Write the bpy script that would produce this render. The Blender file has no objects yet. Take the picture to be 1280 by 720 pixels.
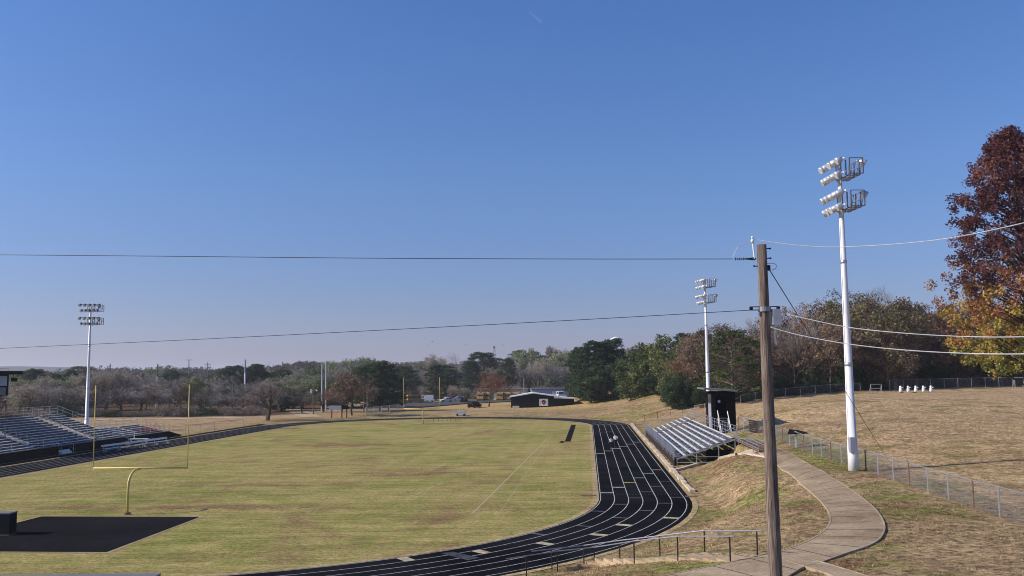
import bpy, math, random
import numpy as np
from mathutils import Vector, Matrix
from math import sin, cos, pi, radians
sc = bpy.context.scene
COL = sc.collection
random.seed(7)

# ---------------------------------------------------------------- camera model (measured from the goal posts)
FPX, TH, RO, CH, AX = 1102.04, 0.0973, 0.0109, 9.5255, 0.0833
Fv = Vector((0, cos(TH), sin(TH))); Rv = Vector((1, 0, 0)); Uv = Rv.cross(Fv)
R2 = cos(RO) * Rv - sin(RO) * Uv; U2 = sin(RO) * Rv + cos(RO) * Uv
CP = Vector((0, 0, CH))

def ray(px, py):
    return Fv + R2 * ((px - 640) / FPX) - U2 * ((py - 360) / FPX)
def at(px, py, Y):                      # the point of a sight line at forward distance Y
    d = ray(px, py); return CP + d * (Y / d.y)
def F(u, v, z=0.0):                     # field coordinates -> world
    return Vector((u * cos(AX) + v * sin(AX), -u * sin(AX) + v * cos(AX), z))
def UV(x, y):
    return x * cos(AX) - y * sin(AX), x * sin(AX) + y * cos(AX)

# stadium shape
UC, RI, VN, VF = -28.15, 28.9, 69.3, 163.0
def sdist(u, v):
    dv = v - min(max(v, VN), VF)
    return math.hypot(u - UC, dv) if True else 0
def np_s(u, v):
    dv = v - np.clip(v, VN, VF)
    return np.hypot(u - UC, dv)
TW = 6.85

# ---------------------------------------------------------------- terrain
ctrl = []
for (px, py, z) in [(948,696,2.4),(881,693,1.9),(825,698,1.3),(775,702.5,.8),(735,705,.15),(980,700,2.45),(1060,695,2.55),(1106,665,2.5),
    (1036,640,2.25),(1050,600,2.3),(1000,590,2.35),(985,565,2.4),(1040,567,2.5),(1250,643,2.3),(1167,612,2.25),(1067,588,2.2),
    (1000,556,2.6),(923,537,3.0),(930,515,4.0),(1280,565,3.0),(900,640,1.0),(940,610,1.5),(870,625,.35),(1180,700,2.6),(840,720,2.2)]:
    P = at(px, py, 10); d = ray(px, py); t = (z - CH) / d.z; P = CP + d * t; ctrl.append((P.x, P.y, z))
for (u, v, z) in [(16,93,2.3),(17.5,108,2.0),(18.5,118,1.9),(17,136,1.9),(16.2,150,1.7),(9.5,145,.1),(9.3,88,.15),
    (8.6,110,.1),(8.7,125,.1),(8.6,75,.1),(9,62,.2),(14,165,.8),(6,185,0.3),(0,198,.05),(-15,203,0),(8,205,.8)]:
    P = F(u, v); ctrl.append((P.x, P.y, z))
ctrl += [(6.3,19.5,3.0),(15,20,3.1),(30,20,3.2),(0,5,3),(-8,20,1.0),(-20,20,0),(-60,15,0),(-110,20,0),(-120,100,0),(-120,200,0),(-70,210,0),
    (-40,225,0),(-20,230,0),(40,40,2.6),(60,60,3.2),(60,100,4.2),(95,100,5),(120,60,4),(120,150,6),(69,158,5.4),(86,152,5.8),(49,170,4.7),
    (110,180,6.8),(60,200,7),(48,215,6),(36.5,230,4.3),(34,174,2.3),(25,260,2.2),(28,234,1.3),(45,262,5.5),(80,260,9),(120,260,9),
    (18,250,.6),(5,252,0),(-5,252,0),(-40,330,-.3),(0,330,-.3),(18,330,-.2),(40,330,2.5),(80,330,7),(-120,330,0),(-80,270,0),(8,225,.2),(24,200,1.5)]
WP = []
pa, pb = F(8.9, 89.2), F(15.2, 82.2)
for k in range(15):
    P_ = pa.lerp(pb, k / 14); px = 640 + FPX * ((P_ - CP).dot(R2) / (P_ - CP).dot(Fv))
    py = np.interp(px, [838, 860, 885, 900, 920, 943], [588, 581.5, 574.5, 571, 567, 561.5])
    for _ in range(3):
        z_ = at(px, py, P_.y).z; q_ = Vector((P_.x, P_.y, z_)); px = 640 + FPX * ((q_ - CP).dot(R2) / (q_ - CP).dot(Fv))
    WP.append(q_)
for k, q_ in enumerate(WP):
    if k % 2 == 0: ctrl.append((q_.x - .15, q_.y - 1.1, q_.z - .12))
_c = np.array(ctrl)
def _phi(r2):
    return 0.5 * r2 * np.log(r2 + 1e-9)
_n = len(_c)
_A = np.zeros((_n + 3, _n + 3))
_d2 = ((_c[:, None, :2] - _c[None, :, :2]) ** 2).sum(-1)
_A[:_n, :_n] = _phi(_d2) + np.eye(_n) * 2.0
_A[:_n, _n] = 1; _A[:_n, _n + 1:] = _c[:, :2]
_A[_n, :_n] = 1; _A[_n + 1:, :_n] = _c[:, :2].T
_w = np.linalg.solve(_A, np.concatenate([_c[:, 2], np.zeros(3)]))
def sstep(x, a, b):
    t = np.clip((x - a) / (b - a), 0, 1); return t * t * (3 - 2 * t)
def TZ(X, Y):
    X = np.asarray(X, float); Y = np.asarray(Y, float)
    xc = np.clip(X, -120, 120); yc = np.clip(Y, 0, 330)
    z = np.full(X.shape, _w[_n])
    z = z + _w[_n + 1] * xc + _w[_n + 2] * yc
    for i in range(_n):
        z = z + _w[i] * _phi((xc - _c[i, 0]) ** 2 + (yc - _c[i, 1]) ** 2)
    u = X * cos(AX) - Y * sin(AX); v = X * sin(AX) + Y * cos(AX)
    s = np_s(u, v) - RI - TW
    z = z * sstep(s, 0.6, 4.5)
    left = sstep(-u, 40, 60)            # flat ground on the stand side
    z = z * (1 - left)
    z = np.where(s < 0, -0.06 * sstep(-s, 0.2, 1.6), z)
    # cut behind the low wall for the small stand
    inside = sstep(u, 9.3, 9.7) * (1 - sstep(u, 14.3, 15.0)) * sstep(v - (88.3 - (u - 9) * .75), 0.1, .7) * (1 - sstep(v, 136.5, 139))
    z = z * (1 - inside) + np.minimum(z, 0.1) * inside
    # far country: gentle hills behind the woods
    far = sstep(Y, 380, 900)
    z = z + far * (8 * np.sin(X * 0.004 + 1.7) + 6)
    rh = sstep(X, 60, 260) * sstep(Y, 170, 330)
    z = z + rh * 7
    return z
def tz(x, y):
    return float(TZ(np.array([x]), np.array([y]))[0])
def hit(px, py):                        # where a sight line meets the ground
    d = ray(px, py); t0 = 5.0; ts = np.linspace(10, 420, 1200) / d.y
    X = CP.x + d.x * ts; Y = CP.y + d.y * ts; Z = CP.z + d.z * ts
    g = Z - TZ(X, Y)
    k = np.argmax(g < 0)
    if g[k] >= 0: k = len(ts) - 1
    a, b = ts[k - 1], ts[k]
    for _ in range(12):
        m = (a + b) / 2; P = CP + d * m
        if P.z - tz(P.x, P.y) < 0: b = m
        else: a = m
    P = CP + d * b
    return Vector((P.x, P.y, tz(P.x, P.y)))
def ground(px, Y):                      # ground point under a column of the picture at distance Y
    P = at(px, 480, Y); return Vector((P.x, P.y, tz(P.x, P.y)))

# ---------------------------------------------------------------- materials
MATS = {}
def nodes(name):
    m = bpy.data.materials.new(name); m.use_nodes = True
    nt = m.node_tree; b = nt.nodes['Principled BSDF']; MATS[name] = m
    return m, nt, b
def N(nt, typ, **kw):
    n = nt.nodes.new(typ)
    for k, v in kw.items():
        if k in n.inputs: n.inputs[k].default_value = v
        else: setattr(n, k, v)
    return n
def L(nt, a, b): nt.links.new(a, b)
def coords(nt, scale=(1, 1, 1), obj=True, rotz=0):
    tc = N(nt, 'ShaderNodeTexCoord'); mp = N(nt, 'ShaderNodeMapping')
    mp.inputs['Scale'].default_value = scale; mp.inputs['Rotation'].default_value = (0, 0, rotz)
    L(nt, tc.outputs['Object'], mp.inputs[0]); return mp.outputs[0]
def noise(nt, co, s, det=4, rough=.6, dist=0):
    n = N(nt, 'ShaderNodeTexNoise', Scale=s, Detail=det, Roughness=rough, Distortion=dist)
    L(nt, co, n.inputs['Vector']); return n.outputs['Fac']
def ramp(nt, fac, stops):
    r = N(nt, 'ShaderNodeValToRGB'); e = r.color_ramp.elements
    while len(e) < len(stops): e.new(.5)
    for i, (p, c) in enumerate(stops):
        e[i].position = p; e[i].color = (*c, 1) if len(c) == 3 else c
    L(nt, fac, r.inputs[0]); return r.outputs[0]
def mix(nt, fac, a, b, mode='MIX'):
    m = N(nt, 'ShaderNodeMix', data_type='RGBA', blend_type=mode)
    for s, v in ((m.inputs['Factor'], fac), (m.inputs['A'], a), (m.inputs['B'], b)):
        pass
    def setin(i, v):
        if isinstance(v, (int, float)): m.inputs[i].default_value = v
        elif isinstance(v, tuple): m.inputs[i].default_value = (*v, 1) if len(v) == 3 else v
        else: L(nt, v, m.inputs[i])
    setin(0, fac); setin(6, a); setin(7, b)
    return m.outputs[2]
def bump(nt, b, h, strength=.5, dist=.05):
    n = N(nt, 'ShaderNodeBump', Strength=strength, Distance=dist)
    L(nt, h, n.inputs['Height']); L(nt, n.outputs[0], b.inputs['Normal'])
def simple(name, col, rough=.6, metal=0, var=.15, scale=6, spec=.3, bmp=0.15):
    m, nt, b = nodes(name); co = coords(nt)
    f = noise(nt, co, scale, 5)
    c = ramp(nt, f, [(.25, tuple(x * (1 - var) for x in col)), (.75, tuple(min(1, x * (1 + var)) for x in col))])
    L(nt, c, b.inputs['Base Color']); b.inputs['Roughness'].default_value = rough
    b.inputs['Metallic'].default_value = metal; b.inputs['Specular IOR Level'].default_value = spec
    if rough >= .75: b.inputs['Specular IOR Level'].default_value = 0; b.inputs['IOR'].default_value = 1.0
    if bmp: bump(nt, b, noise(nt, co, scale * 6, 3), bmp, .01)
    return m

def _gp(px, py): d = ray(px, py); p = CP + d * (-CH / d.z); return p.x, p.y
WEAR = [(*_gp(430, 556), 9, 5, 4.0), (*_gp(230, 634), 17, 1.9, 2.6), (*_gp(520, 592), 8, 4, 2.0), (*_gp(330, 606), 13, 3, 1.8), (*_gp(540, 530), 30, 3, 1.6)]
def grass(name, tan, tan2, green, brown, gbias=.5, stripes=False, streaky=False):
    m, nt, b = nodes(name); co = coords(nt, rotz=AX)
    big = noise(nt, co, .05, 5, .65, .4); mid = noise(nt, co, .35, 6, .7); fine = noise(nt, co, 3.5, 6, .75); blade = noise(nt, co, 14, 3, .7)
    base = mix(nt, fine, tan, tan2)
    gm = N(nt, 'ShaderNodeMath', operation='ADD'); L(nt, big, gm.inputs[0]); L(nt, mid, gm.inputs[1])
    gm2 = N(nt, 'ShaderNodeMath', operation='MULTIPLY_ADD'); L(nt, fine, gm2.inputs[0]); gm2.inputs[1].default_value = .45; L(nt, gm.outputs[0], gm2.inputs[2])
    g = ramp(nt, gm2.outputs[0], [(0, (0, 0, 0)), (1, (1, 1, 1))])
    r = N(nt, 'ShaderNodeMapRange'); L(nt, gm2.outputs[0], r.inputs[0]); r.inputs[1].default_value = 1.42 - gbias * .38; r.inputs[2].default_value = 1.62 - gbias * .38
    c = mix(nt, r.outputs[0], base, green)
    # worn brown patches
    wp = noise(nt, coords(nt, (1, .6, 1), rotz=AX), .11, 5, .7, 1.0)
    wr = ramp(nt, wp, [(.53, (0, 0, 0)), (.66, (.85, .85, .85))])
    c = mix(nt, wr, c, brown)
    if stripes:
        for (cx, cy, rx, ry, st_) in WEAR:
            gm_ = N(nt, 'ShaderNodeMapping', vector_type='TEXTURE'); tc_ = N(nt, 'ShaderNodeTexCoord'); L(nt, tc_.outputs['Object'], gm_.inputs[0])
            gm_.inputs['Location'].default_value = (cx, cy, 0); gm_.inputs['Rotation'].default_value = (0, 0, -AX); gm_.inputs['Scale'].default_value = (rx, ry, 1)
            gs = N(nt, 'ShaderNodeTexGradient', gradient_type='SPHERICAL'); L(nt, gm_.outputs[0], gs.inputs[0])
            mm_ = N(nt, 'ShaderNodeMath', operation='MULTIPLY'); L(nt, gs.outputs['Fac'], mm_.inputs[0]); L(nt, ramp(nt, mid, [(.4, (0, 0, 0)), (.6, (1, 1, 1))]), mm_.inputs[1])
            m2_ = N(nt, 'ShaderNodeMath', operation='MULTIPLY', use_clamp=True); L(nt, mm_.outputs[0], m2_.inputs[0]); m2_.inputs[1].default_value = st_
            c = mix(nt, m2_.outputs[0], c, brown)
    if stripes:   # faded mowing passes and yard lines
        w = N(nt, 'ShaderNodeTexWave', wave_type='BANDS', bands_direction='Y', Scale=.055, Distortion=.6, Detail=2)
        w.inputs['Detail Scale'].default_value = .4
        L(nt, co, w.inputs['Vector'])
        w2 = N(nt, 'ShaderNodeTexWave', wave_type='BANDS', bands_direction='X', Scale=.16, Distortion=.8, Detail=2)
        w2.inputs['Detail Scale'].default_value = .3
        L(nt, co, w2.inputs['Vector'])
        c = mix(nt, ramp(nt, w.outputs['Fac'], [(.2, (0, 0, 0)), (.9, (.26, .26, .26))]), c, tan2)
        c = mix(nt, ramp(nt, w2.outputs['Fac'], [(.3, (0, 0, 0)), (.9, (.22, .22, .22))]), c, green)
    st = noise(nt, coords(nt, (.25, 1.4, 1), rotz=AX), .9, 6, .75)
    c = mix(nt, .38, c, ramp(nt, st, [(.36, (.26, .26, .26)), (.64, (.78, .78, .78))]), 'OVERLAY')
    st2 = noise(nt, coords(nt, (.06, .55, 1), rotz=AX), 1.1, 5, .7)
    c = mix(nt, .4, c, ramp(nt, st2, [(.36, (.34, .34, .34)), (.64, (.70, .70, .70))]), 'OVERLAY')
    c = mix(nt, .75, c, ramp(nt, fine, [(.36, (.2, .2, .2)), (.64, (.82, .82, .82))]), 'OVERLAY')
    c = mix(nt, .6, c, ramp(nt, blade, [(.3, (.25, .25, .25)), (.7, (.75, .75, .75))]), 'OVERLAY')
    L(nt, c, b.inputs['Base Color']); b.inputs['Roughness'].default_value = .95; b.inputs['Specular IOR Level'].default_value = 0; b.inputs['IOR'].default_value = 1.0
    h = N(nt, 'ShaderNodeMath', operation='MULTIPLY_ADD'); L(nt, blade, h.inputs[0]); h.inputs[1].default_value = .35; L(nt, fine, h.inputs[2])
    bump(nt, b, h.outputs[0], .7, .12)
    return m
grass('infield_grass', (.41, .33, .135), (.30, .24, .09), (.225, .225, .065), (.24, .14, .08), .62, stripes=True)
grass('bank_grass', (.30, .215, .105), (.20, .14, .07), (.125, .135, .04), (.19, .11, .065), .38)
grass('dead_grass', (.46, .35, .19), (.34, .25, .13), (.30, .25, .11), (.28, .19, .11), .2)

def terrain_mat():
    # one ground material: bank turf by default, paler dormant turf on the high field, leaf litter under the woods
    m, nt, b = nodes('ground_turf'); co = coords(nt)
    big = noise(nt, co, .045, 5, .65, .5); mid = noise(nt, co, .3, 6, .7, .3); fine = noise(nt, co, 3.2, 6, .78); blade = noise(nt, co, 13, 3, .7)
    zone = N(nt, 'ShaderNodeAttribute', attribute_name='zone')
    sep = N(nt, 'ShaderNodeSeparateColor'); L(nt, zone.outputs['Color'], sep.inputs[0])
    bank = mix(nt, fine, (.46, .33, .185), (.25, .165, .09))
    s = N(nt, 'ShaderNodeMath', operation='ADD'); L(nt, big, s.inputs[0]); L(nt, mid, s.inputs[1])
    s2 = N(nt, 'ShaderNodeMath', operation='MULTIPLY_ADD'); L(nt, fine, s2.inputs[0]); s2.inputs[1].default_value = .5; L(nt, s.outputs[0], s2.inputs[2])
    r = N(nt, 'ShaderNodeMapRange'); L(nt, s2.outputs[0], r.inputs[0]); r.inputs[1].default_value = 1.2; r.inputs[2].default_value = 1.36
    bank = mix(nt, r.outputs[0], bank, (.20, .195, .06))
    lv = noise(nt, co, .16, 6, .75, .8)
    bank = mix(nt, ramp(nt, lv, [(.5, (0, 0, 0)), (.62, (.85, .85, .85))]), bank, (.22, .125, .075))
    prac = mix(nt, fine, (.54, .385, .22), (.36, .24, .13))
    prac = mix(nt, ramp(nt, lv, [(.5, (0, 0, 0)), (.66, (.7, .7, .7))]), prac, (.19, .13, .08))
    r3 = N(nt, 'ShaderNodeMapRange'); L(nt, s2.outputs[0], r3.inputs[0]); r3.inputs[1].default_value = 1.34; r3.inputs[2].default_value = 1.5
    prac = mix(nt, r3.outputs[0], prac, (.20, .17, .06))
    gold = mix(nt, fine, (.50, .35, .16), (.40, .27, .12))
    litter = mix(nt, fine, (.16, .09, .055), (.07, .045, .03))
    c = mix(nt, sep.outputs[0], bank, prac)
    c = mix(nt, sep.outputs[1], c, gold)
    c = mix(nt, sep.outputs[2], c, litter)
    c = mix(nt, 1.0, c, ramp(nt, fine, [(.36, (.12, .12, .12)), (.64, (.86, .86, .86))]), 'OVERLAY')
    mott = noise(nt, co, 1.1, 6, .8, .3)
    c = mix(nt, .55, c, ramp(nt, mott, [(.38, (.2, .2, .2)), (.62, (.8, .8, .8))]), 'OVERLAY')
    c = mix(nt, .7, c, ramp(nt, blade, [(.3, (.25, .25, .25)), (.7, (.75, .75, .75))]), 'OVERLAY')
    L(nt, c, b.inputs['Base Color']); b.inputs['Roughness'].default_value = .95; b.inputs['Specular IOR Level'].default_value = 0; b.inputs['IOR'].default_value = 1.0
    h = N(nt, 'ShaderNodeMath', operation='MULTIPLY_ADD'); L(nt, blade, h.inputs[0]); h.inputs[1].default_value = .35; L(nt, fine, h.inputs[2])
    bump(nt, b, h.outputs[0], .8, .15)
    return m
terrain_mat()

def asphalt(name, c1, c2, rough=.75):
    m, nt, b = nodes(name); co = coords(nt)
    big = noise(nt, co, .12, 5, .6); f = noise(nt, co, 5, 6, .7); g = noise(nt, co, 40, 2)
    c = mix(nt, ramp(nt, big, [(.35, (0, 0, 0)), (.7, (1, 1, 1))]), c1, c2)
    c = mix(nt, .5, c, ramp(nt, f, [(.3, (.3, .3, .3)), (.7, (.7, .7, .7))]), 'OVERLAY')
    L(nt, c, b.inputs['Base Color']); b.inputs['Roughness'].default_value = rough; b.inputs['Specular IOR Level'].default_value = 0; b.inputs['IOR'].default_value = 1.0
    b.inputs['Specular IOR Level'].default_value = 0; b.inputs['IOR'].default_value = 1.0; bump(nt, b, g, .4, .01); return m
asphalt('track_rubber', (.006, .006, .008), (.019, .019, .023), .8)
asphalt('road_asphalt', (.07, .07, .075), (.10, .10, .10))
asphalt('pad_asphalt', (.011, .011, .013), (.02, .02, .022), .85)

def concrete(name, a, bcol, joints=False):
    m, nt, b = nodes(name); co = coords(nt)
    big = noise(nt, co, .35, 6, .7, .5); f = noise(nt, co, 7, 6, .75)
    c = mix(nt, ramp(nt, big, [(.35, (0, 0, 0)), (.68, (1, 1, 1))]), a, bcol)
    c = mix(nt, .7, c, ramp(nt, f, [(.3, (.3, .3, .3)), (.7, (.74, .74, .74))]), 'OVERLAY')
    L(nt, c, b.inputs['Base Color']); b.inputs['Roughness'].default_value = .9; b.inputs['Specular IOR Level'].default_value = 0; b.inputs['IOR'].default_value = 1.0
    bump(nt, b, f, .4, .02); return m
concrete('path_concrete', (.40, .31, .21), (.21, .15, .095))
concrete('pale_concrete', (.62, .52, .40), (.44, .35, .26))
concrete('path_edge', (.46, .37, .27), (.30, .23, .16))
concrete('dirt', (.48, .36, .23), (.34, .245, .15))

def paint(name, col):
    m, nt, b = nodes(name); co = coords(nt); f = noise(nt, co, 2.5, 6, .8)
    f2 = noise(nt, co, .5, 6, .8); c = mix(nt, ramp(nt, f2, [(.35, (.0, .0, .0)), (.7, (.6, .6, .6))]), ramp(nt, f, [(.38, tuple(x * .3 for x in col)), (.58, col)]), tuple(x * .35 for x in col))
    L(nt, c, b.inputs['Base Color']); b.inputs['Roughness'].default_value = .8; b.inputs['IOR'].default_value = 1.0; return m
paint('line_white', (.62, .64, .66)); paint('line_cream', (.65, .56, .36)); paint('line_green', (.3, .5, .38)); paint('line_yellow', (.6, .45, .15))
paint('line_dim', (.16, .16, .20)); paint('line_grey', (.10, .10, .12)); simple('field_chalk', (.46, .41, .25), .9, 0, .2, 3, 0, 0)

simple('galvanised', (.55, .56, .60), .38, .75, .12, 3, .5)
simple('plank_weathered', (.13, .13, .145), .6, .2, .3, 3)  # plank colour darkened: shade of the gaps between seat rows put in
simple('aluminium', (.76, .755, .745), .5, .1, .18, 2, .5)
simple('pole_steel', (.76, .75, .76), .5, .1, .12, 1.2, .5)
simple('rail_black', (.025, .025, .028), .5, .3)
simple('cage_dark', (.20, .20, .23), .5, .4)
simple('rail_grey', (.30, .30, .34), .45, .5)
simple('yellow_paint', (.70, .53, .17), .45, 0, .12, 3)
simple('black_paint', (.010, .010, .011), .75, 0, .2, 2)
simple('skirt_brown', (.04, .032, .03), .8, 0, .3, 2)
simple('fascia_grey', (.17, .17, .18), .6, .2)
simple('white_metal', (.80, .81, .83), .5, .1, .05, 2)
simple('lilac_metal', (.30, .28, .33), .6, .1)
simple('tan_metal', (.42, .37, .28), .7)
simple('window_dark', (.03, .035, .045), .12, 0, .1, 3, .6, 0)
simple('glass_bright', (.35, .42, .46), .2, 0, .1, 3, .6, 0)
simple('white_paint', (.78, .77, .74), .6); simple('red_paint', (.42, .06, .04), .5); simple('bus_yellow', (.40, .23, .065), .45)
simple('maroon', (.10, .025, .03), .6); simple('rubber', (.02, .02, .02), .8); simple('silver_paint', (.55, .56, .58), .35, .4)
simple('orange_paint', (.75, .30, .07), .6); simple('rust', (.20, .11, .075), .8)
simple('pvc_white', (.82, .82, .82), .5); simple('box_grey', (.45, .46, .50), .5, .3)
simple('wire_dark', (.03, .03, .035), .6); simple('wire_pale', (.50, .50, .53), .5, .2)
simple('lamp_dark', (.14, .14, .16), .6, .2); simple('lamp_housing', (.58, .59, .62), .4, .6, .35, 3, .5); simple('lamp_glass', (.5, .52, .56), .15, 0, .1, 3, .6, 0)  # first one is a darker housing: backlit shade put into its colour
simple('skin', (.48, .28, .20), .6); simple('white_cloth', (.80, .78, .76), .85); simple('dark_cloth', (.03, .03, .04), .9); simple('hair', (.05, .03, .02), .8)
simple('mat_black', (.018, .018, .02), .8); simple('tarp_grey', (.55, .57, .58), .7); simple('wood_post', (.20, .13, .09), .9)
simple('red_seat', (.50, .16, .13), .6); simple('joint_dark', (.09, .065, .05), .9); simple('vine', (.10, .13, .04), .9)
def wood_pole():
    m, nt, b = nodes('weathered_pole'); co = coords(nt, (9, 9, .5))
    f = noise(nt, co, 2.4, 6, .75, .4); g = noise(nt, coords(nt, (1, 1, .35)), 1.1, 4)
    c = ramp(nt, f, [(.36, (.025, .018, .015)), (.48, (.15, .11, .088)), (.64, (.34, .275, .225))])
    c = mix(nt, ramp(nt, g, [(.4, (0, 0, 0)), (.7, (.5, .5, .5))]), c, (.12, .085, .065))
    L(nt, c, b.inputs['Base Color']); b.inputs['Roughness'].default_value = .9
    bump(nt, b, f, .9, .03)
wood_pole()
def corrugated(name, col):
    m, nt, b = nodes(name); co = coords(nt)
    w = N(nt, 'ShaderNodeTexWave', wave_type='BANDS', bands_direction='X', Scale=1.4)
    L(nt, co, w.inputs['Vector']); c = ramp(nt, noise(nt, co, .8, 5), [(.3, tuple(x * .8 for x in col)), (.7, col)])
    L(nt, c, b.inputs['Base Color']); b.inputs['Roughness'].default_value = .6; b.inputs['IOR'].default_value = 1.15
    bump(nt, b, w.outputs['Fac'], .8, .06)
corrugated('siding_pale', (.46, .46, .52)); corrugated('siding_black', (.010, .010, .011)); corrugated('siding_tan', (.44, .39, .30))

def leafmat(name, stops, trans=.25):
    m, nt, b = nodes(name)
    a = N(nt, 'ShaderNodeAttribute', attribute_name='tint'); oi = N(nt, 'ShaderNodeObjectInfo')
    ad = N(nt, 'ShaderNodeMath', operation='MULTIPLY_ADD'); L(nt, oi.outputs['Random'], ad.inputs[0]); ad.inputs[1].default_value = .42; L(nt, a.outputs['Fac'], ad.inputs[2])
    sb = N(nt, 'ShaderNodeMath', operation='SUBTRACT'); L(nt, ad.outputs[0], sb.inputs[0]); sb.inputs[1].default_value = .21
    c = ramp(nt, sb.outputs[0], stops)
    L(nt, c, b.inputs['Base Color']); b.inputs['Roughness'].default_value = .7; b.inputs['Specular IOR Level'].default_value = .1
    if trans:
        tr = N(nt, 'ShaderNodeBsdfTranslucent'); L(nt, c, tr.inputs[0]); ms = N(nt, 'ShaderNodeMixShader'); ms.inputs[0].default_value = trans
        L(nt, b.outputs[0], ms.inputs[1]); L(nt, tr.outputs[0], ms.inputs[2])
        L(nt, ms.outputs[0], nt.nodes['Material Output'].inputs[0])
    return m
leafmat('needles', [(0, (.02, .04, .022)), (.5, (.06, .095, .045)), (1, (.13, .17, .075))])
leafmat('needles_warm', [(0, (.02, .04, .016)), (.5, (.07, .10, .035)), (1, (.17, .18, .06))])
leafmat('green_leaves', [(0, (.035, .055, .02)), (.5, (.11, .14, .05)), (1, (.25, .26, .10))])
leafmat('dark_leaves', [(0, (.015, .03, .014)), (.5, (.045, .075, .032)), (1, (.10, .14, .065))])
leafmat('brown_leaves', [(0, (.05, .035, .028)), (.5, (.165, .115, .08)), (1, (.36, .25, .16))])
leafmat('scrub_leaves', [(0, (.06, .05, .04)), (.5, (.22, .19, .15)), (1, (.42, .36, .29))])
leafmat('pale_leaves', [(0, (.14, .12, .09)), (.5, (.33, .28, .22)), (1, (.50, .42, .32))])
leafmat('soft_green', [(0, (.10, .12, .06)), (.5, (.22, .25, .13)), (1, (.36, .38, .20))])
leafmat('twigs_grey', [(0, (.18, .155, .15)), (.5, (.31, .27, .255)), (1, (.50, .45, .42))], 0)
leafmat('russet_leaves', [(0, (.10, .04, .025)), (.5, (.22, .10, .05)), (1, (.36, .22, .09))])
leafmat('olive_leaves', [(0, (.06, .06, .03)), (.5, (.20, .165, .08)), (1, (.36, .30, .15))])
leafmat('gum_leaves', [(0, (.06, .03, .04)), (.3, (.17, .07, .075)), (.45, (.29, .12, .08)), (.62, (.55, .30, .09)), (.85, (.44, .38, .10)), (1, (.17, .19, .06))], .3)
leafmat('twigs', [(0, (.09, .07, .062)), (.5, (.21, .17, .15)), (1, (.36, .30, .26))], 0)
leafmat('twigs_red', [(0, (.12, .06, .05)), (.5, (.25, .12, .10)), (1, (.36, .20, .16))], 0)
simple('bark', (.10, .075, .06), .95, 0, .35, 3, .2, .5)
simple('bark_pale', (.21, .165, .135), .95, 0, .35, 3, .2, .5)

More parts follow.
